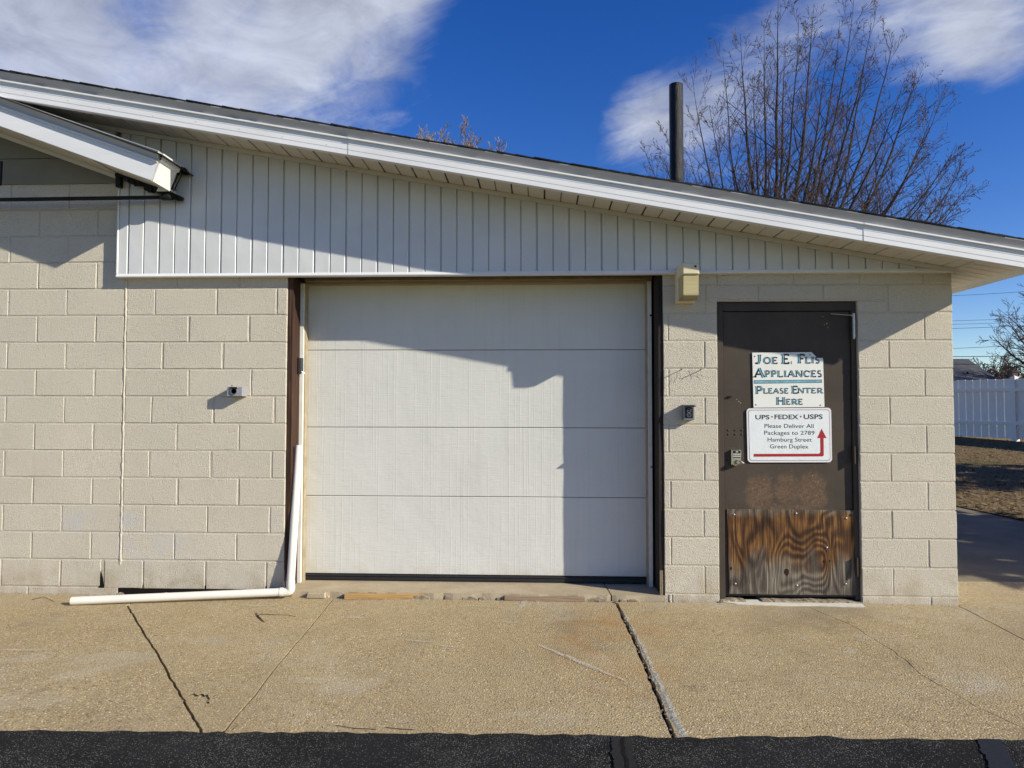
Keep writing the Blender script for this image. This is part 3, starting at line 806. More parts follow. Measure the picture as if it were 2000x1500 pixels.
# backing
sid.hexa([(-3.15, -.040, ZB), (2.90, -.040, ZB), (2.90, -.0005, ZB), (-3.15, -.0005, ZB), (-3.15, -.040, soff(-3.15)), (2.90, -.040, soff(2.90)), (2.90, -.0005, soff(2.90)), (-3.15, -.0005, soff(-3.15))])
siding = sid.build('gable_siding', 'siding', bd)
PITCHX = .1178; x_ref = PY(400.5, 500, YS).x
k0 = math.floor((-3.155-x_ref)/PITCHX)
seams = [x_ref+k*PITCHX for k in range(-14, 48)]
for i, xs_ in enumerate(seams):
    x0, x1 = xs_, xs_+PITCHX; wide = i % 2
    gl_ = .0055 if wide else .0028; gr_ = .0028 if wide else .0055
    a, b = x0+gl_, x1-gr_
    if b < -4.3 or a > 2.94: continue
    left = x1 < -3.16
    a = max(a, -3.152) if not left else a
    if b-a < .01: continue
    zb0 = zb1 = ZB
    if left: zb0, zb1 = pfb(a)+.03, pfb(b)+.03
    t0, t1 = soff(a)-.03, soff(b)-.03
    if t1 < zb1+.004:
        if t0 < zb0+.004: continue
        b = min(b, a+(t0-zb0)/(-MS)); t1 = zb1+.001
    yj = jit(.0008)
    MB().front([(a, zb0), (b, zb1), (b, t1), (a, t0)], YS+yj, -.038 if not left else -.02, .004).build('siding_panel', 'siding', siding)
# trims: bottom J channel, left edge, top moulding under the soffit
tr = MB(); zb_l = PY(240, 541, -.062).z; zb_r = PY(1800, 531, -.062).z
tr.hexa([(-3.165, -.064, zb_l), (2.93, -.064, zb_r), (2.93, .0, zb_r), (-3.165, .0, zb_l), (-3.165, -.066, zb_l+.006), (2.93, -.066, zb_r+.006), (2.93, .0, zb_r+.006), (-3.165, .0, zb_l+.006)])
tr.hexa([(-3.165, -.0645, zb_l+.0062), (2.93, -.0645, zb_r+.0062), (2.93, -.03, zb_r+.0062), (-3.165, -.03, zb_l+.0062), (-3.165, -.058, zb_l+.024), (2.93, -.058, zb_r+.024), (2.93, -.03, zb_r+.024), (-3.165, -.03, zb_l+.024)])
tr.build('bottom_trim', 'fascia', siding)
tl = MB(); tl.front([(-3.166, zb_l+.0245), (-3.153, zb_l+.0245), (-3.153, 3.12), (-3.166, 3.12)], -.063, .0, .003); tl.build('corner_trim', 'fascia', siding)
tm = MB(); tm.hexa([(-4.4, -.066, soff(-4.4)-.032), (2.95, -.066, soff(2.95)-.032), (2.95, -.03, soff(2.95)-.032), (-4.4, -.03, soff(-4.4)-.032), (-4.4, -.070, soff(-4.4)-.002), (2.95, -.070, soff(2.95)-.002), (2.95, -.03, soff(2.95)-.002), (-4.4, -.03, soff(-4.4)-.002)])
tm.build('top_moulding', 'soffit', siding)

# ---- soffit panels
sf = MB(); sf.hexa([(-9, YF+.022, soff(-9)+.012), (3.25, YF+.022, soff(3.25)+.012), (3.25, -.001, soff(3.25)+.012), (-9, -.001, soff(-9)+.012), (-9, YF+.022, soff(-9)+.02), (3.25, YF+.022, soff(3.25)+.02), (3.25, -.001, soff(3.25)+.02), (-9, -.001, soff(-9)+.02)])
MT['soffit_gap'] = plain('soffit shadow gap paint', (.075, .062, .045), .8, 0, .1)
soffit = sf.build('soffit', 'soffit_gap', bd)
x_ref2 = PY(960+500/3.704, 360+140/3.704, -.06).x
for k in range(-46, 25):
    a = x_ref2+k*PITCHX; b = a+PITCHX; wide = k % 2
    a += .0045 if wide else .002; b -= .002 if wide else .0045
    if b > 2.95: b = 2.95
    if b-a < .02: continue
    z = lambda x: soff(x)+jit(.0006)
    m = MB(); za, zb = z(a), z(b); c = .004
    m.v = [(a+c, YF+.024, za), (b-c, YF+.024, zb), (b-c, -.04, zb), (a+c, -.04, za), (a, YF+.024, za+.006), (b, YF+.024, zb+.006), (b, -.04, zb+.006), (a, -.04, za+.006)]
    m.f = [(0, 3, 2, 1), (0, 1, 5, 4), (1, 2, 6, 5), (2, 3, 7, 6), (3, 0, 4, 7), (4, 5, 6, 7)]
    m.build('soffit_panel', 'soffit', soffit)
mi = MB(); mi.hexa([(2.955, YF+.024, soff(2.955)-.004), (2.975, YF+.024, soff(2.975)-.004), (2.975, .02, soff(2.975)-.004), (2.955, .02, soff(2.955)-.004), (2.955, YF+.024, soff(2.955)+.01), (2.975, YF+.024, soff(2.975)+.01), (2.975, .02, soff(2.975)+.01), (2.955, .02, soff(2.955)+.01)])
mi.build('soffit_divider', 'soffit', soffit)
y = YF+.024
while y < 9.0:
    y1 = y+.1; m = MB(); a, b = 2.979, 3.252; za, zb = soff(a), soff(b)
    m.v = [(a, y+.0055, za), (b, y+.0055, zb), (b, y1-.0055, zb), (a, y1-.0055, za), (a, y+.003, za+.008), (b, y+.003, zb+.008), (b, y1-.003, zb+.008), (a, y1-.003, za+.008)]
    m.f = [(0, 3, 2, 1), (0, 1, 5, 4), (1, 2, 6, 5), (2, 3, 7, 6), (3, 0, 4, 7), (4, 5, 6, 7)]
    m.build('soffit_panel', 'soffit', soffit); y = y1

# ---- rake fascia boards, drip edge and shingles
FH = .118
def rake_strip(m, x0, x1, prof, fz):
    """prof: list of (y, dz) closed profile counter-clockwise seen from +x"""
    n = len(prof); i = len(m.v)
    for x in (x0, x1):
        for (y, d) in prof: m.v.append((x, y, fz(x)+d))
    for k in range(n):
        j = (k+1) % n; m.f.append((i+k, i+n+k, i+n+j, i+j))
    m.f.append(tuple(i+k for k in range(n))); m.f.append(tuple(i+n+k for k in reversed(range(n))))
def fprof(y):   # face with two fine V grooves and a rolled bottom
    p = [(y+.022, 0), (y+.002, -.002), (y, .001)]
    for c in (.033, .072): p += [(y, c-.0022), (y+.0045, c), (y, c+.0022)]
    p += [(y, FH-.014), (y-.017, FH-.012), (y-.017, FH-.001), (y+.022, FH-.001)]
    return p
rake = MB(); rake.hexa([(-9, YF+.03, fasb(-9)+.005), (3.24, YF+.03, fasb(3.24)+.005), (3.24, YF+.06, fasb(3.24)+.005), (-9, YF+.06, fasb(-9)+.005), (-9, YF+.03, fasb(-9)+FH), (3.24, YF+.03, fasb(3.24)+FH), (3.24, YF+.06, fasb(3.24)+FH), (-9, YF+.06, fasb(-9)+FH)])
rake = rake.build('rake_board', 'fascia', bd)
xj = [PY(683, 290, YF).x, PY(1689, 460, YF).x]
for i, (a, b) in enumerate(((-9, xj[0]), (xj[0]-.01, xj[1]), (xj[1]-.01, 3.262))):
    m = MB(); rake_strip(m, a, b, fprof(YF-.003*i), lambda x, i=i: fasb(x)-.0005*i+.002*mnoise.noise(Vector((x*1.5, i, 0)))); m.build('fascia_board', 'fascia', rake)
nl = MB(); x = -4.2
while x < 3.2: nl.dome((x, YF-.0015, fasb(x)+.05+jit(.008)), (0, -1, 0), .0035, .0015, 6); x += .305
nl.build('fascia_nails', 'drip', rake)
xd = [-9, PY(357, 196, YF).x, PY(1290, 360, YF).x, 3.268]
for i, (a, b) in enumerate(zip(xd[:-1], xd[1:])):
    m = MB(); dy = -.0015*i; rake_strip(m, a-.02*(i > 0), b, [(YF+.004+dy, FH), (YF-.002+dy, FH+.002), (YF-.038+dy, FH+.045), (YF-.039+dy, FH+.049), (YF+.02, FH+.049), (YF+.02, FH)], fasb); m.build('drip_edge', 'drip', rake)
# eave fascia along the right side
ef = MB(); ef.box(3.25, 3.262, YF+.025, 9, fasb(3.256), fasb(3.256)+FH+.02); ef.build('eave_fascia', 'fascia', rake)
rf = MB(); rf.hexa([(-9, YF, fasb(-9)+FH+.02), (3.27, YF, fasb(3.27)+FH+.02), (3.27, 9.3, fasb(3.27)+FH+.02), (-9, 9.3, fasb(-9)+FH+.02), (-9, YF, fasb(-9)+FH+.051), (3.27, YF, fasb(3.27)+FH+.051), (3.27, 9.3, fasb(3.27)+FH+.051), (-9, 9.3, fasb(-9)+FH+.051)])
roof = rf.build('roof', 'shingle', bd)
shm = []
for v in range(5):
    m = MB(); n = .145; e = jit(.003); t = .0075
    m.hexa([(-.17, -.01+e, .017*1.0-.031*-.1), (0, -.01+e+jit(.004), .0105), (0, .95, .0105), (-.17, .95, .0201), (-.17, -.01+e, .0268), (0, -.01+e+jit(.004), .0105+t+.004), (0, .95, .0105+t), (-.17, .95, .0268)])
    # follow the slope
    m.v = [(x, y, z+MS*x-.012-.16*.0*x) for x, y, z in m.v]
    me, _ = m.mesh('shingle', MT['shingle'], Vector((0, 0, 0))); shm.append(me)
x = -8.9; i = 0
while x < 3.29:
    o = link('shingle', shm[random.randrange(5)], Vector((x, YF-.036+jit(.0015), fasb(x)+FH+.049+jit(.0012))), roof); x += .1255; i += 1

# ---- black flue pipe through the roof
fp = MB(); fc = (PY(1307, 200, 1.2)+PY(1334, 200, 1.2))*.5; top = PY(1320, 166, 1.2).z; fr = (PY(1334, 200, 1.2).x-PY(1307, 200, 1.2).x)/2
fp.tube([(fc.x, 1.2, 2.9), (fc.x, 1.2, top)], fr, 28, False)
i = len(fp.v); fp.tube([(fc.x, 1.2, top), (fc.x, 1.2, top-.3)], fr*.93, 28, False)
for j in range(28): fp.f.append((28+j, 28+(j+1) % 28, i+(j+1) % 28, i+j))
smooth_by_angle(tag(fp.build('flue_pipe', 'flue'), 'tall black painted metal flue pipe rising from the roof', 'flue pipe'))

# ---- porch roof at the left
pr_ = MB(); PE = pc.x; PXL = -4.55; PH = .135
pr_.hexa([(PXL, -.418, pfb(PXL)+.03), (PE-.01, -.418, pfb(PE)+.03), (PE-.01, -.14, pfb(PE)+.03), (PXL, -.14, pfb(PXL)+.03), (PXL, -.418, pfb(PXL)+PH), (PE-.01, -.418, pfb(PE)+PH), (PE-.01, -.14, pfb(PE)+PH), (PXL, -.14, pfb(PXL)+PH)])
porch = pr_.build('porch_roof', 'void', bd)
m = MB(); pe_top = PY(312, 312, -.44)
def psk(x, d): return x+d*.36                         # end cut square to the slope
def pstrip(m, x0, x1, prof):
    n = len(prof); i = len(m.v)
    for x in (x0, x1):
        for (y, d) in prof: xx = psk(x, d) if x == x1 else x; m.v.append((xx, y, pfb(x)+d))
    for k in range(n): j = (k+1) % n; m.f.append((i+k, i+n+k, i+n+j, i+j))
    m.f.append(tuple(i+k for k in range(n))); m.f.append(tuple(i+n+k for k in reversed(range(n))))
pstrip(m, PXL, PE, [(-.418, 0), (-.438, -.002), (-.440, .001), (-.440, PH-.013), (-.455, PH-.011), (-.455, PH-.001), (-.418, PH-.001)])
m.build('porch_fascia', 'fascia', porch)
m = MB(); pstrip(m, PXL, PE, [(-.436, PH), (-.442, PH+.002), (-.480, PH+.052), (-.481, PH+.057), (-.40, PH+.057), (-.40, PH)]); m.build('porch_drip_edge', 'drip', porch)
# return at the low end, bent metal going back toward the wall
m = MB(); yb = -.20
a0, a1 = Vector((PE, 0, pfb(PE))), Vector((psk(PE, PH), 0, pfb(PE)+PH)); a2 = Vector((psk(PE, PH)+.018, 0, pfb(PE)+PH+.004)); a3 = Vector((psk(PE, PH)+.036, 0, pfb(PE)+PH+.052))
for (p, q) in ((a0, a1), (a1, a2), (a2, a3)):
    m.face([(p.x, -.440, p.z), (p.x, yb, p.z), (q.x, yb, q.z), (q.x, -.440, q.z)])
m.face([(a0.x, yb, a0.z), (a1.x, yb, a1.z), (a3.x, yb, a3.z), (a3.x-.1, yb, a3.z), (a0.x-.1, yb, a0.z)])
m.build('eave_return', 'fascia', porch)
m = MB(); m.hexa([(PXL, -.42, pfb(PXL)+.008), (PE-.002, -.42, pfb(PE)+.008), (PE-.002, -.10, pfb(PE)+.008), (PXL, -.10, pfb(PXL)+.008), (PXL, -.42, pfb(PXL)+.02), (PE-.002, -.42, pfb(PE)+.02), (PE-.002, -.10, pfb(PE)+.02), (PXL, -.10, pfb(PXL)+.02)])
m.build('porch_soffit', 'soffit', porch)
# soffit strips behind the fascia
x = PXL
while x < -3.14:
    b = min(x+.30, -3.14); m = MB(); m.hexa([(x+.002, -.418, pfb(x)-.001), (b-.002, -.418, pfb(b)-.001), (b-.002, -.02, pfb(b)-.001), (x+.002, -.02, pfb(x)-.001), (x+.002, -.418, pfb(x)+.006), (b-.002, -.418, pfb(b)+.006), (b-.002, -.02, pfb(b)+.006), (x+.002, -.02, pfb(x)+.006)]); m.build('soffit_panel', 'soffit', porch); x = b
m = MB(); m.hexa([(PXL, -.035, pfb(PXL)-.03), (-3.17, -.035, pfb(-3.17)-.03), (-3.17, -.013, pfb(-3.17)-.03), (PXL, -.013, pfb(PXL)-.03), (PXL, -.045, pfb(PXL)-.002), (-3.17, -.045, pfb(-3.17)-.002), (-3.17, -.013, pfb(-3.17)-.002), (PXL, -.013, pfb(PXL)-.002)])
m.build('frieze_moulding', 'soffit', porch)
# roof covering of the porch and the black ragged edge where it meets the siding
m = MB(); m.hexa([(PXL, -.486, pfb(PXL)+PH+.058), (PE+.10, -.486, pfb(PE+.10)+PH+.058), (PE+.10, -.06, pfb(PE+.10)+PH+.058), (PXL, -.06, pfb(PXL)+PH+.058), (PXL, -.486, pfb(PXL)+PH+.066), (PE+.10, -.486, pfb(PE+.10)+PH+.066), (PE+.10, -.06, pfb(PE+.10)+PH+.066), (PXL, -.06, pfb(PXL)+PH+.066)])
m.build('porch_shingles', 'shingle', porch)
m = MB(); x = -3.155; 
while x < PE+.02:
    w = random.uniform(.02, .05); zt_ = pfb(x)+.005; zb_ = zt_-random.uniform(.025, .065)
    m.hexa([(x, -.115+jit(.015), zb_+jit(.01)), (x+w, -.115+jit(.015), zb_+jit(.01)), (x+w, -.07, zb_+.01), (x, -.07, zb_+.01), (x, -.12, zt_), (x+w, -.12, zt_+PM*w), (x+w, -.06, zt_+PM*w), (x, -.06, zt_)]); x += w*.95
m.box(-3.16, -3.125, -.10, -.064, 2.985, 3.09)
tag(m.build('ragged_flashing', 'tar', porch), kind='stuff')
m = MB(); e = PY(346, 331, -.12)
for k in range(14):
    c = e+Vector((jit(.05)-.005, jit(.04), jit(.018))); r = random.uniform(.01, .025)
    m.hexa([(c.x-r, c.y-r, c.z-r*.6), (c.x+r, c.y-r, c.z-r*.6+jit(.006)), (c.x+r, c.y+r, c.z-r*.6), (c.x-r, c.y+r, c.z-r*.6), (c.x-r*.6, c.y-r*.7, c.z+r*.6), (c.x+r*.7, c.y-r*.7, c.z+r*.5), (c.x+r*.6, c.y+r*.6, c.z+r*.5), (c.x-r*.7, c.y+r*.7, c.z+r*.6)])
tag(m.build('tar_clump', 'tar', porch), kind='stuff')

# ---- black bar under the porch roof
br = thing('metal_bar', 'long black metal bar running level under the small porch roof', 'metal bar', tuple(PY(200, 387, -.17)))
m = MB(); bl_ = PY(-60, 391, -.17); be = PY(318, 385.5, -.17); m.tube([bl_+Vector((-1.0, 0, 0)), bl_, be], .0145, 12); m.build('bar', 'black_metal', br, True)
m = MB(); ee = PY(330, 385, -.17); m.tube([be-Vector((.015, 0, 0)), be, ee, ee+Vector((.016, 0, -.001))], [.016, .024, .024, .015], 12); m.build('end_cap', 'black_metal', br, True)
for dx, dy_ in ((0, 0), (.012, .02)):
    m = MB(); t0 = PY(352, 334, -.15); m.tube([t0+Vector((dx, dy_, 0)), (t0+ee)*.5+Vector((dx-.006, dy_, 0)), ee+Vector((dx*.4-.004, dy_, .01))], .0035, 6); m.build('tie_wire', 'black_metal', br)
m = MB(); q0, q1 = PY(3, 315, -.17), PY(1, 360, -.17); m.tube([q0, q1, bl_+Vector((.05, 0, 0))], .009, 8); m.build('hanger_rod', 'black_metal', br)

# ---- overhead garage door
RD = .314
gd = thing('overhead_door', None, None, (-.5, RD, 0)); gd.parent = bd; gd.location = Vector((-.5, RD, 0)); ORG[gd.name] = Vector((-.5, RD, 0))
dl, dr = PY(590, 900, RD).x-.03, PY(1266, 900, RD).x+.03
zs = [PY(900, y_, RD).z for y_ in (540, 683.5, 835, 970, 1123)]
for z1_, z0_ in zip(zs[:-1], zs[1:]):
    m = MB(); m.front([(dl, z0_+.0018), (dr, z0_+.0018), (dr, z1_-.0018), (dl, z1_-.0018)], RD, RD+.04, .0035); m.build('door_section', 'garage', gd)
m = MB(); m.box(dl, dr, RD+.012, RD+.05, zs[-1]-.02, zs[0]); m.build('door_backing', 'void', gd)
m = MB(); zb = PY(900, 1136, RD-.01).z; m.front([(dl+.03, zb), (dr-.03, zb), (dr-.03, zs[-1]-.003), (dl+.03, zs[-1]-.003)], RD-.004, RD+.03, .004); m.front([(dl+.03, zs[-1]-.016), (dr-.03, zs[-1]-.016), (dr-.03, zs[-1]-.008), (dl+.03, zs[-1]-.008)], RD-.012, RD, .003); m.build('bottom_seal', 'rubber', gd)
# frame of the garage opening
gf = thing('garage_frame', None, None, (-.5, .1, 0)); gf.parent = bd; gf.location = Vector((-.5, .1, 0)); ORG[gf.name] = Vector((-.5, .1, 0))
def vboard(name, mat, x0, x1, y0, y1, z0, z1, ragged=0):
    m = MB(); n = 24
    for k in range(n):
        a, b = z0+(z1-z0)*k/n, z0+(z1-z0)*(k+1)/n
        if k == 0: pa = [(x0, y0), (x1, y0), (x1, y1), (x0, y1)]
        pb = [(x0+jit(ragged), y0+jit(ragged)), (x1+jit(ragged), y0+jit(ragged)), (x1, y1), (x0, y1)]
        i = len(m.v); m.v += [(x, y, a) for x, y in pa]+[(x, y, b) for x, y in pb]
        for c, d in ((0, 1), (1, 2), (2, 3), (3, 0)): m.f.append((i+c, i+d, i+4+d, i+4+c))
        if k == 0: m.f.append((i+3, i+2, i+1, i))
        if k == n-1: m.f.append((i+4, i+5, i+6, i+7))
        pa = pb
    return m.build(name, mat, gf)
zJ0, zJ1 = -.01, 2.30
# left jamb: weathered front board, reddish inner face, tan and white stops
vboard('jamb_front', 'jamb', GL+.006, PY(570, 900, .03).x, .012, .055, -.03, 2.325, .0016)
vboard('jamb_face', 'jamb_sunlit', GL+.004, PY(583, 900, .222).x, .0555, .222, zJ0, 2.34)
xs0 = PY(583.5, 900, .225).x
vboard('door_stop', 'stop', xs0-.01, xs0+.024, .225, .25, zJ0, 2.31); 
vboard('door_stop', 'stop_tan', xs0-.002, xs0+.034, .2505, .308, zJ0, 2.31)
# right jamb
vboard('jamb_front', 'jamb_unlit', GR_-.034, GR_-.004, .010, .05, -.025, 2.335, .0016)
vboard('jamb_face', 'jamb_unlit', GR_-.032, GR_-.002, .0505, .222, zJ0, 2.34, .0006)
vboard('jamb_end', 'jamb_bare', GR_-.0345, GR_-.012, .0055, .0095, -.02, .165, .001)
xs1 = PY(1274, 900, .225).x
vboard('door_stop', 'stop', xs1-.026, xs1, .225, .25, zJ0, 2.31)
vboard('door_stop', 'stop_tan', xs1-.036, xs1+.002, .2505, .308, zJ0, 2.31)
m = MB(); hz = PY(900, 556, .29).z; hz2 = PY(900, 545.5, .26).z
m.box(GL+.05, GR_-.04, .255, .309, hz, hz2+.02); m.build('header_board', 'header', gf)
m = MB(); m.box(GL+.05, GR_-.04, .225, .2545, hz2-.012, hz2+.08); m.build('header_stop', 'stop_tan', gf)
m = MB(); m.box(GL+.01, GR_-.01, .10, .224, 2.36, 2.42); m.box(GL+.01, GR_-.01, .02, .0995, 2.3265, 2.42); m.build('header_gap_shade', 'void', gf)  # near-black boards standing for the shaded gap above the door
m = MB(); p = PY(1271, 616, .224); m.dome((p.x, .2248, p.z), (0, -1, 0), .008, .004, 10); p = PY(1273, 912, .22); m.tube([(p.x-.01, .222, p.z), (p.x+.02, .20, p.z-.005), (p.x+.035, .18, p.z-.02)], .004, 6); m.build('stop_hole', 'void', gf)
# concrete sill
m = MB(); n = 40; xsl = GL+.0; L_ = (GR_-GL)
pts = []
for k in range(n+1):
    pts.append((xsl+L_*k/n, -.006+jit(.007)+(.02 if k in (0,) else 0)))
cr = PY(1194, 1160).x
pl_, prr = [p for p in pts if p[0] < cr-.006]+[(cr-.005, -.005)], [(cr+.005, -.005)]+[p for p in pts if p[0] > cr+.006]
m.poly_prism(pl_+[(cr-.03, .34), (GL, .34)], -.10, -.012); m.build('door_sill', 'sill', gf)
m = MB(); m.poly_prism(prr+[(GR_, .34), (cr-.02, .34)], -.10, -.013); m.build('door_sill', 'sill', gf)
m = MB(); x = GL+.1
while x < GR_:
    w = random.uniform(.04, .16); h = random.uniform(.012, .03)
    if random.random() < .8: m.front([(x, -.075), (x+w, -.075), (x+w-.004, -.052+h*.4), (x+w*.6, -.052+h), (x+.004, -.052+h*.7)], -.012+jit(.006), .0, .004)
    x += w
tag(m.build('broken_edge', 'rubble', gf), kind='stuff')
m = MB(); a = PY(600, 1157, -.02); b = PY(636, 1168, -.03); m.front([(a.x, b.z), (b.x, b.z), (b.x-.003, a.z+.004), (a.x+.01, a.z)], -.045, -.01, .004); m.build('concrete_chunk', 'sill', gf)

# ---- steel entry door
YD, YFR = .043, .026
ed = thing('entry_door', None, None, ((DL+DR)/2, YD, 0)); ed.parent = bd; ed.location = Vector(((DL+DR)/2, YD, 0)); ORG[ed.name] = ed.location.copy()
il = PY(1414.5, 900, YFR).x; ir = PY(1667, 900, YFR).x; it = PY(1540, 607, YFR).z; zbt = PY(1540, 1165, YD).z
m = MB(); m.front([(DL+.002, -.035), (il, -.035), (il, DTOP-.004), (DL+.002, DTOP-.004)], YFR, .15, .002); m.front([(ir, -.035), (DR-.002, -.035), (DR-.002, DTOP-.004), (ir, DTOP-.004)], YFR, .15, .002); m.front([(il+.0005, it), (ir-.0005, it), (ir-.0005, DTOP-.0045), (il+.0005, DTOP-.0045)], YFR+.0005, .15, .002)
m.build('door_frame', 'bronze', ed)
m = MB(); m.front([(il+.004, zbt), (ir-.004, zbt), (ir-.004, it-.004), (il+.004, it-.004)], YD, YD+.045, .002); m.build('door_leaf', 'bronze', ed)
kx0, kx1 = PY(1420.5, 1000, YD-.014), PY(1670, 1000, YD-.014); kb0 = PY(1425, 1160, YD-.014); kb1 = PY(1673, 1163, YD-.014); kt = PY(1540, 996, YD-.014).z
m = MB(); o_ = [(kb0.x, kb0.z), ((kb0.x*2+kb1.x)/3, kb0.z*.7+kb1.z*.3-.001), (kb1.x, kb1.z), (kx1.x, kt-.002), (kx0.x, kt+.002)]
m.front(o_, YD-.014, YD-.001, .0012); m.build('plywood_kick_plate', 'ply', ed)
def pp(zx, zy, y): return PY(1390+zx/6.4516, 980+zy/6.4516, y)
m = MB()
for zx, zy in ((283, 163), (1063, 147), (1695, 208), (298, 1033), (1073, 1055), (1688, 1035), (1450, 577)):
    p = pp(zx, zy, YD-.014); m.dome(p, (0, -1, 0), .0085, .006, 10)
m.build('kick_plate_bolts', 'steel', ed, True)
def ell(m, c, rx, rz, y, n=14):
    pts = []
    for k in range(n):
        a = 2*math.pi*k/n; pts.append((c.x+math.cos(a)*rx*(1+jit(.12)), c.z+math.sin(a)*rz*(1+jit(.12)))); 
    m.front(pts, y, y+.004, .0008)
for zx, zy, rx, rz in ((945, 885, .030, .046), (1420, 752, .021, .023), (1750, 170, .018, .018), (245, 840, .014, .022), (1490, 745, .010, .014), (1447, 620, .008, .013)):
    m = MB(); ell(m, pp(zx, zy, YD-.014), rx/1.75, rz/1.75, YD-.0155); m.build('knot', 'knot', ed)
m = MB()
for zx in (840, 1160): p = pp(zx, 1160, YD-.014); m.front([(p.x-.0015, p.z-.001), (p.x+.0015, p.z-.001), (p.x, p.z+.02)], YD-.0148, YD-.012, .0002)
m.build('sheet_splits', 'void', ed)
# hinges
for (px0, py0, px1, py1) in ((1668, 872, 1671, 906), (1673.5, 1090, 1676, 1126)):
    p, q = PY(px0, py0, 0), PY(px1, py1, 0); m = MB(); m.tube([((p.x+q.x)/2, .004, q.z), ((p.x+q.x)/2, .004, p.z)], .0065, 10); m.box((p.x+q.x)/2-.003, (p.x+q.x)/2+.003, .008, YFR, q.z, p.z); m.build('hinge', 'bronze', ed)
# door closer bracket and rod at the top corner
m = MB(); p, q = PY(1664, 612, .0), PY(1671, 662, .0); m.tube([((p.x+q.x)/2, .002, q.z), ((p.x+q.x)/2, .002, p.z)], .0085, 10); m.tube([((p.x+q.x)/2+.009, .006, q.z+.01), ((p.x+q.x)/2+.009, .006, p.z)], .004, 8); m.build('hinge_spring', 'steel', ed, True)
m = MB(); a, b = PY(1623, 613, -.02), PY(1664, 616, .0); m.tube([a, b], .0035, 6); m.dome(b+Vector((0, -.004, 0)), (0, -1, 0), .009, .005, 8); m.build('closer_rod', 'steel', ed)
# rivets
m = MB()
for zx in (310, 492, 672):
    for zy in (275, 385): p = PY(1400+zx/13.64, 820+zy/13.64, YD); m.dome(p, (0, -1, 0), .0075, .0055, 8)
m.build('rivets', 'bronze', ed, True)
m = MB(); p = PY(1425, 775, YD); m.box(p.x-.012, p.x+.012, YD-.012, YD, p.z-.005, p.z+.006); m.build('latch_stub', 'black_metal', ed)
m = MB()
for zx, zy, r in ((1615, 632, .010), (1610, 634, .006), (1617, 640, .007), (1607, 618, .006), (1443, 784, .006), (1446, 787, .007), (1439, 780, .005), (1660, 720, .003)):
    p = PY(zx, zy, YD)
    pts = [(p.x+math.cos(a*1.05)*r*(1+jit(.4))*.8, p.z+math.sin(a*1.05)*r*.5*(1+jit(.4))) for a in range(6)]
    m.front(pts, YD-.0006, YD, .0002)
m.build('paint_chips', 'patch', ed)
# threshold rubble
m = MB(); n = 60; top_, fr_ = [], []
for k in range(n+1):
    x = DL+.005+(DR-DL-.01)*k/n; nz = mnoise.noise(Vector((x*9, 2, 0))); hole = mnoise.noise(Vector((x*5.5, 7, 0))) > .33
    fr_.append((x, -.012+.008*nz+jit(.003)+(.045 if hole else 0))); top_.append(-.038+.008*nz+jit(.002)-(.016 if hole else 0))
for k in range(n):
    (x0, y0), (x1, y1) = fr_[k], fr_[k+1]; m.face([(x0, y0, -.08), (x1, y1, -.08), (x1, y1, top_[k+1]-.004), (x0, y0, top_[k]-.004)])
    m.face([(x0, y0, top_[k]-.004), (x1, y1, top_[k+1]-.004), (x1, y1+.006, top_[k+1]), (x0, y0+.006, top_[k])]); m.face([(x0, y0+.006, top_[k]), (x1, y1+.006, top_[k+1]), (x1, .12, top_[k+1]), (x0, .12, top_[k])])
tag(m.build('threshold', 'rubble', ed), kind='stuff')
# keypad lock with lever
kl = thing('keypad_lock', None, None, (0, 0, 0)); lo = PY(1438, 895, YD); kl.parent = ed; kl.location = lo-ORG[ed.name]; ORG[kl.name] = lo.copy()
# (keypad pieces are merged to stay within thing > part > sub-part)
COL.objects.unlink(kl); bpy.data.objects.remove(kl)
def kp(zx, zy, y): return PY(1400+zx/13.64, 820+zy/13.64, y)
yk = YD-.032
a, b = kp(395, 1195, yk), kp(655, 800, yk); k2 = kp(520, 1235, yk)
m = MB(); m.front([(a.x, a.z), (k2.x, k2.z), (b.x-.003, a.z+.002), (b.x, b.z-.005), (b.x-.012, b.z+.001), (a.x, b.z-.001)], yk, YD, .005)
lock = smooth_by_angle(m.build('keypad_lock', 'nickel', ed), 20)
a, b = kp(432, 1010, yk-.001), kp(630, 825, yk-.001); m = MB(); m.front([(a.x, a.z), (b.x, a.z), (b.x, b.z), (a.x, b.z)], yk-.0015, yk+.001, .0005); m.build('keypad', 'black_metal', lock)
m = MB()
for c in range(5):
    for r_ in range(2):
        p = kp(452+c*40, 918+r_*55, yk-.002); m.front([(p.x-.0045, p.z-.0045), (p.x+.0045, p.z-.0045), (p.x+.0045, p.z+.0055), (p.x-.0045, p.z+.0055)], yk-.0032, yk-.001, .0008)
p = kp(535, 855, yk-.002); m.front([(p.x-.009, p.z-.004), (p.x+.009, p.z-.004), (p.x+.009, p.z+.004), (p.x-.009, p.z+.004)], yk-.003, yk-.001, .0008)
m.build('keys', 'keys', lock)
m = MB(); p = kp(545, 1125, yk); m.tube([(p.x, yk+.002, p.z), (p.x, yk-.028, p.z), (p.x, yk-.034, p.z)], [.017, .0155, .010], 14); q = kp(725, 1165, yk-.03)
m.tube([(p.x+.002, yk-.024, p.z+.003), (p.x+.014, yk-.032, p.z+.006), (p.x+.028, yk-.034, p.z-.002), (q.x, yk-.03, q.z)], [.009, .008, .0065, .004], 8)
m.build('lever', 'nickel', lock, True)
m = MB(); p = kp(275, 1075, YD); m.dome(p, (0, -1, 0), .006, .003, 8); m.build('lock_screw', 'black_metal', lock)

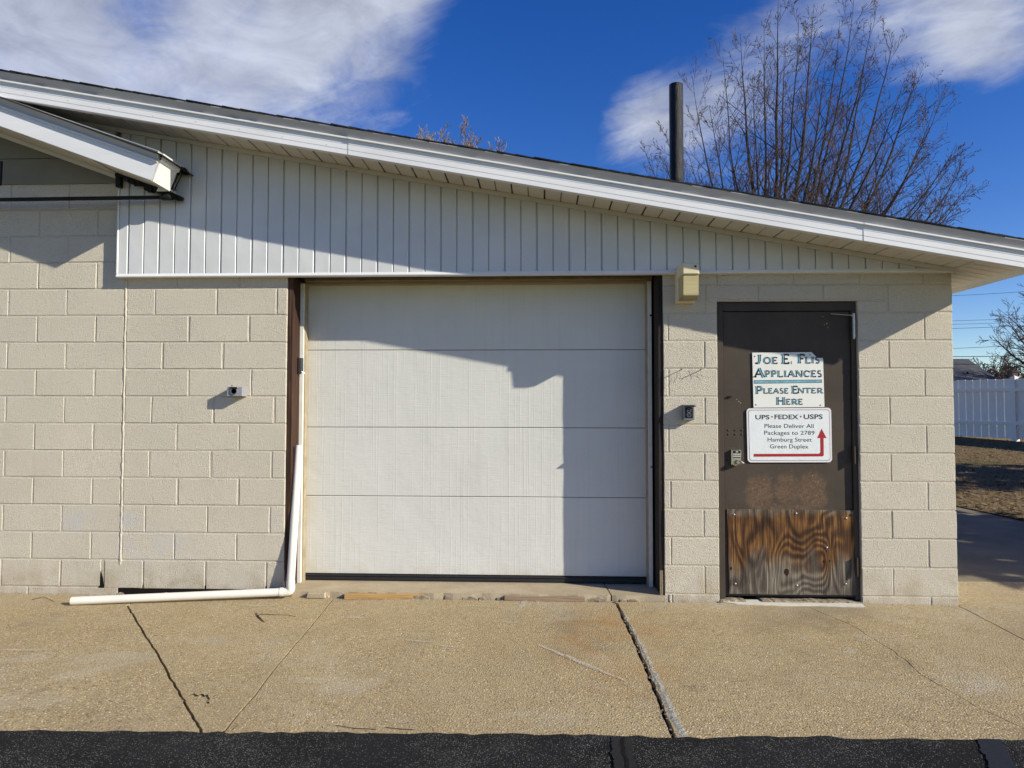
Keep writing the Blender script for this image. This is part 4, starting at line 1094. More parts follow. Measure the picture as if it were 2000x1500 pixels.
# ================================================================== THINGS ON THE WALL
# ---- signs
SG = {}
def stroke_poly(a, b, w0, w1):
    a, b = Vector(a), Vector(b); d = (b-a).normalized(); n = Vector((-d.y, d.x))
    return [a-n*w0, b-n*w1, b+n*w1, a+n*w0]
def glyph(ch):
    """serif capitals on a 0..1 square: list of (x0,y0,x1,y1,half width)"""
    T, t, s = .115, .045, .045          # thick, thin, serif
    g = {'I': [(.5, 0, .5, 1, T)], 'L': [(.25, 0, .25, 1, T), (.25, .04, .9, .04, t), (.88, .0, .88, .22, t*.8)],
         'E': [(.25, 0, .25, 1, T), (.25, .04, .85, .04, t), (.25, .96, .82, .96, t), (.25, .52, .66, .52, t), (.85, 0, .85, .2, t*.8), (.82, .82, .82, 1, t*.8), (.66, .42, .66, .62, t*.7)],
         'F': [(.28, 0, .28, 1, T), (.28, .96, .88, .96, t), (.28, .52, .70, .52, t), (.88, .8, .88, 1, t*.8), (.70, .42, .70, .62, t*.7)],
         'H': [(.2, 0, .2, 1, T), (.8, 0, .8, 1, T), (.2, .52, .8, .52, t)],
         'N': [(.15, 0, .15, 1, t), (.15, 1, .85, 0, T), (.85, 0, .85, 1, t)],
         'T': [(.5, 0, .5, 1, T), (.08, .96, .92, .96, t), (.08, .78, .08, 1, t*.8), (.92, .78, .92, 1, t*.8)],
         'A': [(.1, 0, .5, 1, t), (.5, 1, .88, 0, T), (.22, .34, .72, .34, t)],
         'J': [(.55, .25, .55, 1, T), (.55, .25, .40, .05, T*.8), (.40, .05, .18, .02, t), (.18, .02, .1, .14, t*1.4)]}
    arc = lambda cx, cy, rx, ry, a0, a1, n, w: [(cx+rx*math.cos(R(a0+(a1-a0)*k/n)), cy+ry*math.sin(R(a0+(a1-a0)*k/n)), cx+rx*math.cos(R(a0+(a1-a0)*(k+1)/n)), cy+ry*math.sin(R(a0+(a1-a0)*(k+1)/n)), w((a0+(a1-a0)*(k+.5)/n))) for k in range(n)]
    if ch == 'O': return arc(.5, .5, .38, .45, 0, 360, 16, lambda a: t+(T-t)*abs(math.cos(R(a))))
    if ch == 'C': return arc(.54, .5, .40, .45, 45, 315, 13, lambda a: t+(T-t)*abs(math.cos(R(a))) if 90 < a < 270 else t)+[(.84, .68, .84, .95, t)]
    if ch in 'PR':
        s_ = [(.25, 0, .25, 1, T), (.25, .96, .5, .96, t), (.25, .46, .5, .46, t)]+arc(.5, .71, .32, .25, 90, -90, 8, lambda a: t+(T-t)*max(0, math.cos(R(a))))
        return s_+([(.48, .46, .92, 0, T)] if ch == 'R' else [])
    if ch == 'S': return arc(.5, .74, .29, .22, 40, 270, 9, lambda a: t+(T-t)*.5*abs(math.cos(R(a))))+arc(.5, .27, .33, .24, 90, -140, 9, lambda a: t+(T-t)*.7*abs(math.cos(R(a))))
    if ch == '.': return [(.3, .1, .5, .1, .12)]
    return g[ch]
SERIF = {'I': [(.5, 0), (.5, 1)], 'L': [(.25, 0), (.25, 1)], 'E': [(.2, 0), (.2, 1)], 'F': [(.28, 0), (.24, 1)], 'H': [(.2, 0), (.2, 1), (.8, 0), (.8, 1)], 'N': [(.15, 0), (.12, 1), (.85, 1)], 'T': [(.5, 0)], 'A': [(.1, 0), (.88, 0)], 'P': [(.25, 0), (.2, 1)], 'R': [(.25, 0), (.2, 1), (.93, 0)], 'J': [(.55, 1)]}
WID = {'I': .5, 'J': .75, 'E': .8, 'F': .8, 'L': .8, 'S': .72, 'P': .82, '.': .45, 'O': 1.0, 'C': .95, 'A': 1.05, 'N': 1.0, 'H': 1.0, 'R': .95, 'T': .9}
def serif_text(par, txt, x0, x1, z0, z1, y):
    tot = sum(WID[c] for c in txt); u = (x1-x0)/tot; h = z1-z0; x = x0
    for c in txt:
        w = WID[c]*u; m_out, m_in = MB(), MB()
        S = [(a, b, c_, d, w_) for a, b, c_, d, w_ in glyph(c)]
        segs = [(x+a*w, z0+b*h, x+c_*w, z0+d*h, w_*h*.95) for a, b, c_, d, w_ in S]
        for (a, b, c_, d, w_) in segs:
            if abs(a-c_)+abs(b-d) < 1e-7: continue
            q = stroke_poly((a, b), (c_, d), w_+h*.05, w_+h*.05); m_out.face([(p.x, y, p.y) for p in q])
            if w_ > h*.075:
                ox = -h*.012; q = stroke_poly((a+ox, b), (c_+ox, d), w_*.66, w_*.66); m_in.face([(p.x, y-.0004, p.y) for p in q])
        for sx, sy in SERIF.get(c, []):
            cx = x+sx*w; cz = z0+sy*h; hw = h*.20; th = h*.055; s0 = th if sy < .5 else -th
            m_out.face([(cx-hw, y, cz+s0-th), (cx+hw, y, cz+s0-th), (cx+hw, y, cz+s0+th), (cx-hw, y, cz+s0+th)])
        x += w; lt = m_out.build('letter', 'ink_navy', par)
        if m_in.v: m_in.build('letter_fill', 'ink_teal', lt)
YS1 = YD-.008
def s6(zx, zy, y): return PY(1440+zx/6, 670+zy/6, y)
s1 = thing('sign', 'white door sign reading JOE E. FLIS APPLIANCES PLEASE ENTER HERE in teal serif letters', 'sign', tuple(s6(600, 750, YS1)))
m = MB(); m.front([(p.x, p.z) for p in (s6(190, 758, YS1), s6(1022, 750, YS1), s6(1005, 174, YS1), s6(962, 174, YS1), s6(935, 168, YS1), s6(905, 140, YS1), s6(872, 106, YS1), s6(175, 113, YS1))], YS1, YS1+.003, .0006); m.build('panel', 'sign_white', s1)
yt = YS1-.0006
for txt, xa, xb, yt_, yb_ in (('J', 205, 305, 136, 243), ('OE', 300, 478, 166, 243), ('E', 515, 618, 132, 243), ('.', 615, 665, 140, 240), ('F', 700, 795, 132, 238), ('LIS', 790, 968, 162, 238),
                            ('A', 193, 320, 295, 402), ('PPLIANCES', 316, 995, 322, 398), ('P', 205, 305, 508, 597), ('LEASE', 300, 602, 530, 591), ('E', 630, 718, 504, 591), ('NTER', 705, 1003, 527, 588), ('H', 450, 565, 635, 724), ('ERE', 563, 770, 656, 720)):
    a, b = s6(xa, yb_, yt), s6(xb, yt_, yt); serif_text(s1, txt, a.x, b.x, a.z, b.z, yt)
m = MB(); q = [s6(x_, y_, yt) for x_, y_ in ((195, 476), (992, 466), (992, 428), (195, 436))]; m.face([tuple(v) for v in q]); m.build('underline_edge', 'ink_navy', s1)
m = MB(); q = [s6(x_, y_, yt-.0004) for x_, y_ in ((200, 471), (987, 462), (987, 433), (200, 441))]; m.face([tuple(v) for v in q]); m.build('underline', 'ink_teal', s1)
m = MB()
for zx, zy in ((208, 155), (852, 138), (222, 722), (978, 727)): m.dome(s6(zx, zy, YS1), (0, -1, 0), .006, .004, 10)
m.build('screws', 'steel', s1, True)
YS2 = YD-.0105
s2 = thing('sign', 'white delivery sign with red border, parcel address and red arrow bending upward', 'sign', tuple(s6(610, 1400, YS2)))
def rrect(c, r, n=5):
    """c: corner points bl, br, tr, tl"""
    out = []
    for k in range(4):
        p, a, b = c[k], c[k-1], c[(k+1) % 4]; u = (a-p).normalized(); v = (b-p).normalized()
        for j in range(n+1):
            t = j/n*math.pi/2; out.append(p+u*r*(1-math.sin(t))+v*r*(1-math.cos(t)))
    return out
def corners(i, y): return [s6(122+i, 1400-i, y), s6(1112-i, 1398-i, y), s6(1100-i, 758+i, y), s6(107+i, 765+i, y)]
def flat(pts, y, mat, name, par):
    m = MB(); m.face([(p.x, y, p.z) for p in pts]); return m.build(name, mat, par)
m = MB(); m.front([(p.x, p.z) for p in rrect(corners(0, YS2), .026)], YS2, YS2+.002, .0005); m.build('panel', 'sign_pink', s2)
flat(rrect(corners(21, YS2), .020), YS2-.0004, 'ink_maroon', 'border_line', s2)
flat(rrect(corners(25.5, YS2), .0185), YS2-.0008, 'sign_grey', 'face', s2)
FONTB = None
def sans(name, txt, x0, x1, zb, zcap, y, par, mat, bold=False):
    cu = bpy.data.curves.new('txt', 'FONT'); cu.body = txt; cu.size = 1; cu.resolution_u = 3
    if bold: cu.offset = .018
    o = bpy.data.objects.new('txt', cu); COL.objects.link(o)
    dg = bpy.context.evaluated_depsgraph_get(); me = bpy.data.meshes.new_from_object(o.evaluated_get(dg))
    xs_ = [v.co.x for v in me.vertices]; ys_ = [v.co.y for v in me.vertices]; cap = .729 if not bold else .74
    sx = (x1-x0)/(max(xs_)-min(xs_)); sz = (zcap-zb)/cap; mn = min(xs_)
    org = Vector((x0, y, zb))
    for v in me.vertices: v.co = Vector(((v.co.x-mn)*sx, 0, v.co.y*sz))
    me.materials.clear(); me.materials.append(MT[mat]); bpy.data.objects.remove(o); bpy.data.curves.remove(cu)
    return link(name, me, org, par)
y2 = YS2-.0014
for txt, xa, xb, yt_, yb_, bold in (('UPS', 212, 378, 840, 893, 1), ('FEDEX', 437, 716, 836, 891, 1), ('USPS', 778, 1001, 833, 889, 1), ('Please Deliver All', 320, 895, 946, 994, 0), ('Packages to 2789', 317, 906, 1026, 1074, 0), ('Hamburg Street', 357, 872, 1106, 1154, 0), ('Green Duplex', 384, 833, 1186, 1234, 0)):
    a, b = s6(xa, yb_, y2), s6(xb, yt_, y2); tag(sans('lettering', txt, a.x, b.x, a.z, b.z, y2, s2, 'ink_black', bool(bold)), kind='stuff')
m = MB()
for zx, zy in ((407, 864), (744, 862)):
    c = s6(zx, zy, y2); m.face([(c.x+.0062*math.cos(k*math.pi/6), y2, c.z+.0062*math.sin(k*math.pi/6)) for k in range(12)])
m.build('bullets', 'ink_red', s2)
m = MB(); ar = [(192, 1332), (1000, 1329), (1010, 1322), (1014, 1312), (1012, 1114), (1046, 1113), (988, 1003), (936, 1115), (972, 1114), (974, 1275), (968, 1290), (955, 1296), (192, 1299)]
m.face([(s6(x_, y_, y2).x, y2, s6(x_, y_, y2).z) for x_, y_ in ar]); m.build('arrow', 'ink_red', s2)

# ---- wall light over the pillar
wl = thing('wall_light', 'ivory wall light with yellowed ribbed lens fixed above the pillar', 'wall light', tuple(PY(1340, 586, 0)))
YL = -.243
xa, xb = PY(1333.5, 530, YL).x, PY(1366, 530, YL).x; zt0 = PY(1345, 513, YL).z; zm = PY(1345, 535.5, YL).z; zb1 = PY(1345, 576, YL).z; zb0 = PY(1340, 587, -.12).z
def hbox(m, x0, x1, y0, y1, z0, z1, top_in=0, b=.006):
    m.front([(x0, z0), (x1, z0), (x1, z1), (x0, z1)], y0, y1, b)
m = MB(); m.front([(xa-.006, zb0-.006), (xb+.006, zb0-.006), (xb+.006, zt0+.002), (xa-.006, zt0+.002)], -.085, .0-.066*0, .006); m.build('back_plate', 'ivory', wl)
m = MB(); m.front([(xa, zm), (xb, zm), (xb, zt0), (xa, zt0)], YL, -.0855, .006); m.build('housing', 'ivory', wl)
m = MB(); x0, x1 = xa+.008, xb-.002
m.v = [(x0, YL+.012, zm-.0005), (x1, YL+.012, zm-.0005), (x1, -.086, zm-.0005), (x0, -.086, zm-.0005), (x0, YL+.020, zb1), (x1, YL+.020, zb1), (x1, -.086, zb0), (x0, -.086, zb0), (x0+.003, YL+.05, zb1-.022), (x1-.003, YL+.05, zb1-.022)]
m.f = [(0, 4, 5, 1), (4, 8, 9, 5), (8, 7, 6, 9), (1, 5, 9, 6, 2), (0, 3, 7, 8, 4), (0, 1, 2, 3)]
m.build('lens', 'lens', wl)
m = MB(); p = PY(1358.5, 520, YL); m.dome((p.x, YL, p.z), (0, -1, 0), .0085, .006, 12); m.build('photocell', 'glass_black', wl)
m = MB()
for k in range(5): p = PY(1343+k*2.2, 525.5, YL); m.face([(p.x, YL-.0006, p.z), (p.x+.003, YL-.0006, p.z), (p.x+.003, YL-.0006, p.z+.002), (p.x, YL-.0006, p.z+.002)])
m.build('stamped_mark', 'ink_black', wl)

# ---- small grey box with a round black lens on the left wall
cbx = thing('sensor_box', 'small grey metal box with a round black eye on the block wall', 'sensor box', tuple(PY(458, 774, 0)))
YC = -.085
a, b = PY(442.7, 773.8, YC), PY(473, 755.5, YC)
m = MB(); m.front([(a.x, a.z), (b.x, a.z), (b.x, b.z), (a.x, b.z)], YC, 0, .002); m.build('housing', 'grey_box', cbx)
c = PY(457.8, 764, YC); 
m = MB(); m.tube([(c.x, YC+.002, c.z), (c.x, YC-.010, c.z)], .0245, 20, False); m.tube([(c.x, YC-.010, c.z), (c.x, YC+.002, c.z)], .0205, 20, False)
for j in range(20): m.f.append((20+j, 40+j, 40+(j+1) % 20, 20+(j+1) % 20))
m.build('lens_ring', 'steel', cbx, True)
m = MB(); m.dome((c.x, YC-.001, c.z), (0, -1, 0), .020, .006, 16); m.build('lens', 'glass_black', cbx, True)
m = MB(); p0 = PY(451, 757, YC-.006); p1 = PY(463, 759, YC-.006); m.front([(p0.x, p1.z-.002), (p1.x, p1.z-.002), (p1.x, p0.z+.004), (p0.x, p0.z+.004)], YC-.012, YC, .002); q = PY(453, 754, YC-.006); m.dome((q.x, YC-.006, q.z), (0, -.3, 1), .006, .006, 8); m.build('hood', 'black_metal', cbx)
m = MB(); p = PY(463.5, 757, YC); m.dome((p.x, YC, p.z), (0, -1, 0), .005, .004, 8); m.build('screw', 'steel', cbx)

# ---- outdoor outlet on the pillar
ot = thing('outlet_box', 'grey outdoor outlet box with open black cover on the narrow pillar', 'outlet box', tuple(PY(1346, 820, 0)))
YO = -.06; a, b = PY(1335.5, 820.5, YO), PY(1356.5, 790.5, YO)
m = MB(); m.front([(a.x, a.z), (b.x, a.z), (b.x, b.z), (a.x, b.z)], YO, 0, .003); m.build('box', 'outlet_grey', ot)
m = MB(); m.front([(a.x+.010, a.z+.014), (b.x-.012, a.z+.014), (b.x-.012, b.z-.02), (a.x+.010, b.z-.02)], YO-.004, YO+.001, .002); m.build('receptacle', 'black_metal', ot)
m = MB()
for dz_ in (.33, .62):
    cz = a.z+(b.z-a.z)*dz_; cx = (a.x+b.x)/2-.002; n = 14
    m.tube([(cx+.014*math.cos(2*math.pi*k/n), YO-.006, cz+.014*math.sin(2*math.pi*k/n)) for k in range(n+1)], .002, 5)
    m.box(cx-.006, cx-.004, YO-.006, YO-.003, cz-.004, cz+.005); m.box(cx+.004, cx+.006, YO-.006, YO-.003, cz-.004, cz+.005)
m.build('sockets', 'outlet_grey', ot)
m = MB(); m.hexa([(a.x+.006, YO-.03, b.z-.022), (b.x+.003, YO-.034, b.z-.014), (b.x+.001, YO, b.z-.008), (a.x+.006, YO, b.z-.008), (a.x+.006, YO-.03, b.z-.018), (b.x+.003, YO-.034, b.z-.010), (b.x+.001, YO, b.z-.004), (a.x+.006, YO, b.z-.004)]); m.build('cover_flap', 'black_metal', ot)
# rusty nails left in the wall above the outlet
for i, (px, py, lab) in enumerate(((1366.5, 723.5, 'rusty nail in the pillar, the one nearer the brown door'), (1329, 723, 'rusty nail in the pillar, the one nearer the garage door'))):
    m = MB(); p = PY(px, py, 0); q = p+Vector((-.004, -.052, .004)); m.tube([p, q, q+Vector((0, -.003, 0))], [.0028, .0028, .0055], 7)
    tag(m.build('nail', 'rustnail'), lab, 'nail', 'nails left in the pillar')
m = MB()
for pts in (((1350, 722), (1355, 728), (1361, 731), (1362, 736)), ((1361, 731), (1372, 734), (1380, 738)), ((1316, 735), (1318, 740), (1315, 748)), ((1327, 726), (1329, 735), (1326, 742))):
    m.tube([PY(x_, y_, -.006-.004*i) for i, (x_, y_) in enumerate(pts)], .0009, 5)
tag(m.build('wire_scraps', 'rustnail'), 'thin dead vine wisps clinging to the pillar above the outlet', 'dead vine')

# ---- pvc pipe leaning in the garage jamb and running along the wall
pv = thing('drain_pipe', 'white plastic drain pipe leaning in the jamb, elbowed along the wall foot', 'drain pipe', tuple(PZ(560, 1166, -.055)))
RP = .0285
hb = PZ(140, 1182, -.055); hl = Vector((hb.x, hb.y+.0, -.055+RP+.001))
he = PZ(560, 1170, -.055); hr = Vector((PY(553, 1158, -.06).x, -.065, -.008+RP*.2))
m = MB(); d = (hr-hl).normalized(); m.tube([hl, hr], RP, 20, False); m.tube([hl+d*.001, hl+d*.25], RP*.9, 20, False)
for j in range(20): m.f.append((j, 40+j, 40+(j+1) % 20, (j+1) % 20))
m.build('horizontal_pipe', 'pvc', pv, True)
vt = PY(584, 870, .10); vb = PY(567.5, 1140, -.055)
m = MB(); m.tube([vb, vt], RP, 20, False); m.tube([vt, vt+(vb-vt).normalized()*.2], RP*.9, 20, False)
for j in range(20): m.f.append((20+j, 20+(j+1) % 20, 40+(j+1) % 20, 40+j))
m.build('leaning_pipe', 'pvc', pv, True)
m = MB(); m.tube([hr-d*.02, hr, hr+d*.004], [RP*1.13]*3, 20); m.build('coupling', 'pvc', pv, True)
dv_ = (vt-vb).normalized(); pts = []
for k in range(9):
    t = k/8; p0 = hr; p1 = hr+d*.075; p2 = vb+dv_*-.045; p3 = vb+dv_*.02; pts.append(p0*(1-t)**3+p1*3*t*(1-t)**2+p2*3*t*t*(1-t)+p3*t**3)
m = MB(); m.tube(pts, RP*1.08, 20); m.build('elbow', 'pvc', pv, True)
m = MB(); n_ = 0
dv2 = (vt-vb); face = (Vector((.12, -1, 0))).normalized()
tside = (CAM-(vt+vb)*.5).normalized()
sv = dv2.normalized().cross(tside).normalized()
for k in range(46):
    if k % 9 in (7, 8): continue
    c = vb.lerp(vt, .06+k*.019)-sv*(-.010) ; q = c+(tside*.93).normalized()*(RP*.955)
    m.face([tuple(q+sv*-.0016+dv2.normalized()*-.004), tuple(q+sv*.0016+dv2.normalized()*-.004), tuple(q+sv*.0016+dv2.normalized()*.004), tuple(q+sv*-.0016+dv2.normalized()*.004)])
m.build('printed_line', 'ink_black', pv)
# metal clip on the stop above it
cl = thing('pipe_strap', 'bent metal strap clipped to the left door stop', 'metal strap', tuple(PY(588, 727, .2)))
m = MB(); a, b = PY(585.5, 726, .215), PY(594.5, 699, .215); m.front([(a.x, a.z), (b.x, a.z), (b.x, b.z), (a.x, b.z)], .205, .224, .003); m.build('plate', 'steel', cl)
m = MB(); m.tube([(a.x-.006, .20, a.z), (b.x-.01, .19, a.z-.002), (b.x+.008, .205, a.z-.012)], .003, 6); m.build('hook', 'steel', cl)
m = MB(); a, b = PY(577.5, 730, .17), PY(584.5, 699, .17); m.front([(a.x, a.z), (b.x, a.z), (b.x, b.z), (a.x, b.z)], .165, .21, .003); m.build('bracket', 'black_metal', cl)

# ---- boards lying against the sill
def plank(name, label, px0, py0, px1, py1, mat, h, dep, z):
    a, b = PZ(px0, py0, z), PZ(px1, py1, z); m = MB()
    d = Vector((b.x-a.x, b.y-a.y, 0)).normalized(); n = Vector((-d.y, d.x, 0))*dep
    m.hexa([a, b, b+n, a+n, a+Vector((0, 0, h)), b+Vector((0, 0, h)), b+n+Vector((0, 0, h*.95)), a+n+Vector((0, 0, h))])
    o = m.build(name, mat); bv = bmesh.new(); bv.from_mesh(o.data); bmesh.ops.bevel(bv, geom=list(bv.edges), offset=.0025, segments=1, affect='EDGES'); bv.to_mesh(o.data); bv.free()
    return tag(o, label, 'board', 'boards lying at the sill')
plank('board', 'short yellow lumber offcut lying against the garage sill', 672, 1171, 835, 1169.5, 'plank_new', .036, .04, -.055)
plank('board', 'grey weathered lumber offcut lying against the garage sill', 985, 1173, 1143, 1176, 'plank_old', .032, .035, -.055)
# ---- stick and leaf
st = MB()
def gp_(px, py, h=.006): p = PZ(px, py); return Vector((p.x, p.y, -.055+h))
st.tube([gp_(500, 1198), gp_(505, 1206), gp_(512, 1213), gp_(517, 1217)], [.002, .0035, .003, .0015], 6); st.tube([gp_(503, 1205), gp_(510, 1201), gp_(530, 1202), gp_(560, 1204, .01), gp_(578, 1206)], [.003, .002, .0016, .0014, .001], 6)
tag(st.build('twig', 'stick'), 'forked dark twig lying on the concrete below the pipe', 'twig')
lfm = MB(); a = [PZ(x_, y_, -.04) for x_, y_ in ((450, 1432), (455, 1427), (464, 1424), (467, 1427), (460, 1432))]
lfm.face([(p.x, p.y, -.035+.006*k) for k, p in enumerate(a)][::-1]); lfm.face([(p.x, p.y, -.037+.006*k) for k, p in enumerate(a)]); tag(lfm.build('leaf', 'dryleaf'), 'curled tan leaf lying where the asphalt meets the concrete', 'leaf')
tw = MB(); tw.tube([gp_(655, 1418, .004), gp_(690, 1424, .004), gp_(735, 1426, .004)],   .0013, 5); tag(tw.build('twig', 'stick'), 'long thin reddish twig at the asphalt edge, the leftmost of two', 'twig')
tw = MB(); tw.tube([gp_(752, 1422, .004), gp_(775, 1425, .004), gp_(808, 1427, .004)], .0013, 5); tag(tw.build('twig', 'stick'), 'short thin twig at the asphalt edge below the garage door', 'twig')
tw = MB(); p = PY(1, 1180); 
tw.tube([gp_(62, 1172, .004), gp_(85, 1169, .012), gp_(106, 1176, .004)], .0016, 5); tag(tw.build('twig', 'stick'), 'bent twig at the foot of the wall left of the drain pipe', 'twig')

# ================================================================== BEHIND THE BUILDING
# ---- white vinyl fence
fa = PY(1868, 853, 16.6); fb = PY(1968, 858.5, 15.05); fd = Vector((fb.x-fa.x, fb.y-fa.y, 0)); LN = fd.length; fd.normalize(); fn = Vector((fd.y, -fd.x, 0))
if fn.y > 0: fn = -fn
fz0 = fa.z; fs = (fb.z-fa.z)/LN
fe = thing('vinyl_fence', 'white vinyl picket fence standing behind the brown lawn', 'fence', tuple(fa))
FHt = PY(1868, 742, 16.6).z-fa.z
def fpnt(s, h, n=0): return fa+fd*s+fn*n+Vector((0, 0, h+fs*s))
def fbox(m, s0, s1, h0, h1, n0, n1):
    m.hexa([fpnt(s0, h0, n1), fpnt(s1, h0, n1), fpnt(s1, h0, n0), fpnt(s0, h0, n0), fpnt(s0, h1, n1), fpnt(s1, h1, n1), fpnt(s1, h1, n0), fpnt(s0, h1, n0)])
pk = .25; PW = .228
post0 = 0
def s_at(px):   # distance along the fence where it shows at that pixel column
    best = min(((abs((lambda v: 1000+FPX*((v-CAM).dot(rt))/((v-CAM).dot(fwd)))(fpnt(s/50, .5))-px), s/50) for s in range(-400, 500))); return best[1]
post0 = s_at(1984)
npan = 11; k = 0
posts = [post0+2.55*q for q in range(-3, 4)]
for s in posts:
    m = MB(); fbox(m, s-.065, s+.065, -.1, FHt-.005, -.045, .085); m.build('post', 'vinyl', fe)
    c = fpnt(s, FHt-.004, .02); m = MB(); fbox(m, s-.075, s+.075, FHt-.004, FHt+.018, -.055, .095); i = len(m.v); q4 = [fpnt(s-.07, FHt+.0185, .09), fpnt(s+.07, FHt+.0185, .09), fpnt(s+.07, FHt+.0185, -.05), fpnt(s-.07, FHt+.0185, -.05)]; ap_ = fpnt(s, FHt+.07, .02)
    for a_, b_ in zip(q4, q4[1:]+q4[:1]): m.face([tuple(a_), tuple(b_), tuple(ap_)])
    m.build('post_cap', 'vinyl', fe)
for s, e_ in zip(posts[:-1], posts[1:]):
    n = 10; w = (e_-s-.13)/n
    for k in range(n):
        a_ = s+.065+w*k; m = MB(); fbox(m, a_+.009, a_+w-.009, .03, FHt-.02+jit(.004), -.02, .022); m.build('picket', 'vinyl', fe)
    for h in (.42, FHt-.38):
        m = MB(); fbox(m, s+.066, e_-.066, h, h+.09, .0225, .085); m.build('rail', 'vinyl', fe)

# ---- bare trees
def grow(mt, mw, p, d, length, rad, lvl, up_, spread, nseg, kids, cfg, tips):
    pts = [p.copy()]; rads = [rad]; q = p.copy(); dd = d.normalized()
    for k in range(nseg):
        dd = (dd+Vector((jit(cfg['wig']), jit(cfg['wig']), jit(cfg['wig'])+up_))).normalized(); q = q+dd*(length/nseg); pts.append(q.copy()); rads.append(max(cfg['rmin'], rad*(1-(k+1)/nseg*.85)))
    (mt if lvl <= cfg['wood'] else mw).tube(pts, rads, 7 if lvl == 0 else 5 if lvl == 1 else 3, False)
    if lvl >= cfg['max']: tips.append(pts); return
    nk = kids[lvl]
    for j in range(nk):
        t = cfg['t0'][lvl]+(1-cfg['t0'][lvl])*(j+random.random())/nk; f = t*nseg; i = min(nseg-1, int(f)); b = pts[i].lerp(pts[i+1], f-i); ax = (pts[i+1]-pts[i]).normalized()
        side = ax.orthogonal().normalized(); side = Matrix.Rotation(random.random()*6.283, 3, ax) @ side
        an = R(random.uniform(*spread)); nd = ax*math.cos(an)+side*math.sin(an)
        ln = length*cfg['ratio'][lvl]*(1.05-.55*t)*random.uniform(.7, 1.2); rr = max(cfg['rmin'], (rads[i]*.9+rads[i+1]*.1)*cfg['rr'])
        grow(mt, mw, b, nd, ln, rr, lvl+1, up_, spread, max(3, nseg-2), kids, cfg, tips)
def buds(m, tips, step, r):
    for pts in tips:
        for a, b in zip(pts[:-1], pts[1:]):
            n = max(1, int((b-a).length/step))
            for k in range(n):
                c = a.lerp(b, (k+random.random())/n)+Vector((jit(r), jit(r), jit(r))); s = r*random.uniform(.6, 1.25); i = len(m.v)
                m.v += [(c.x-s, c.y, c.z), (c.x+s, c.y, c.z), (c.x, c.y-s, c.z), (c.x, c.y+s, c.z), (c.x, c.y, c.z-s*1.3), (c.x, c.y, c.z+s*1.5)]
                for f in ((0, 2, 5), (2, 1, 5), (1, 3, 5), (3, 0, 5), (2, 0, 4), (1, 2, 4), (3, 1, 4), (0, 3, 4)): m.f.append(tuple(i+x for x in f))
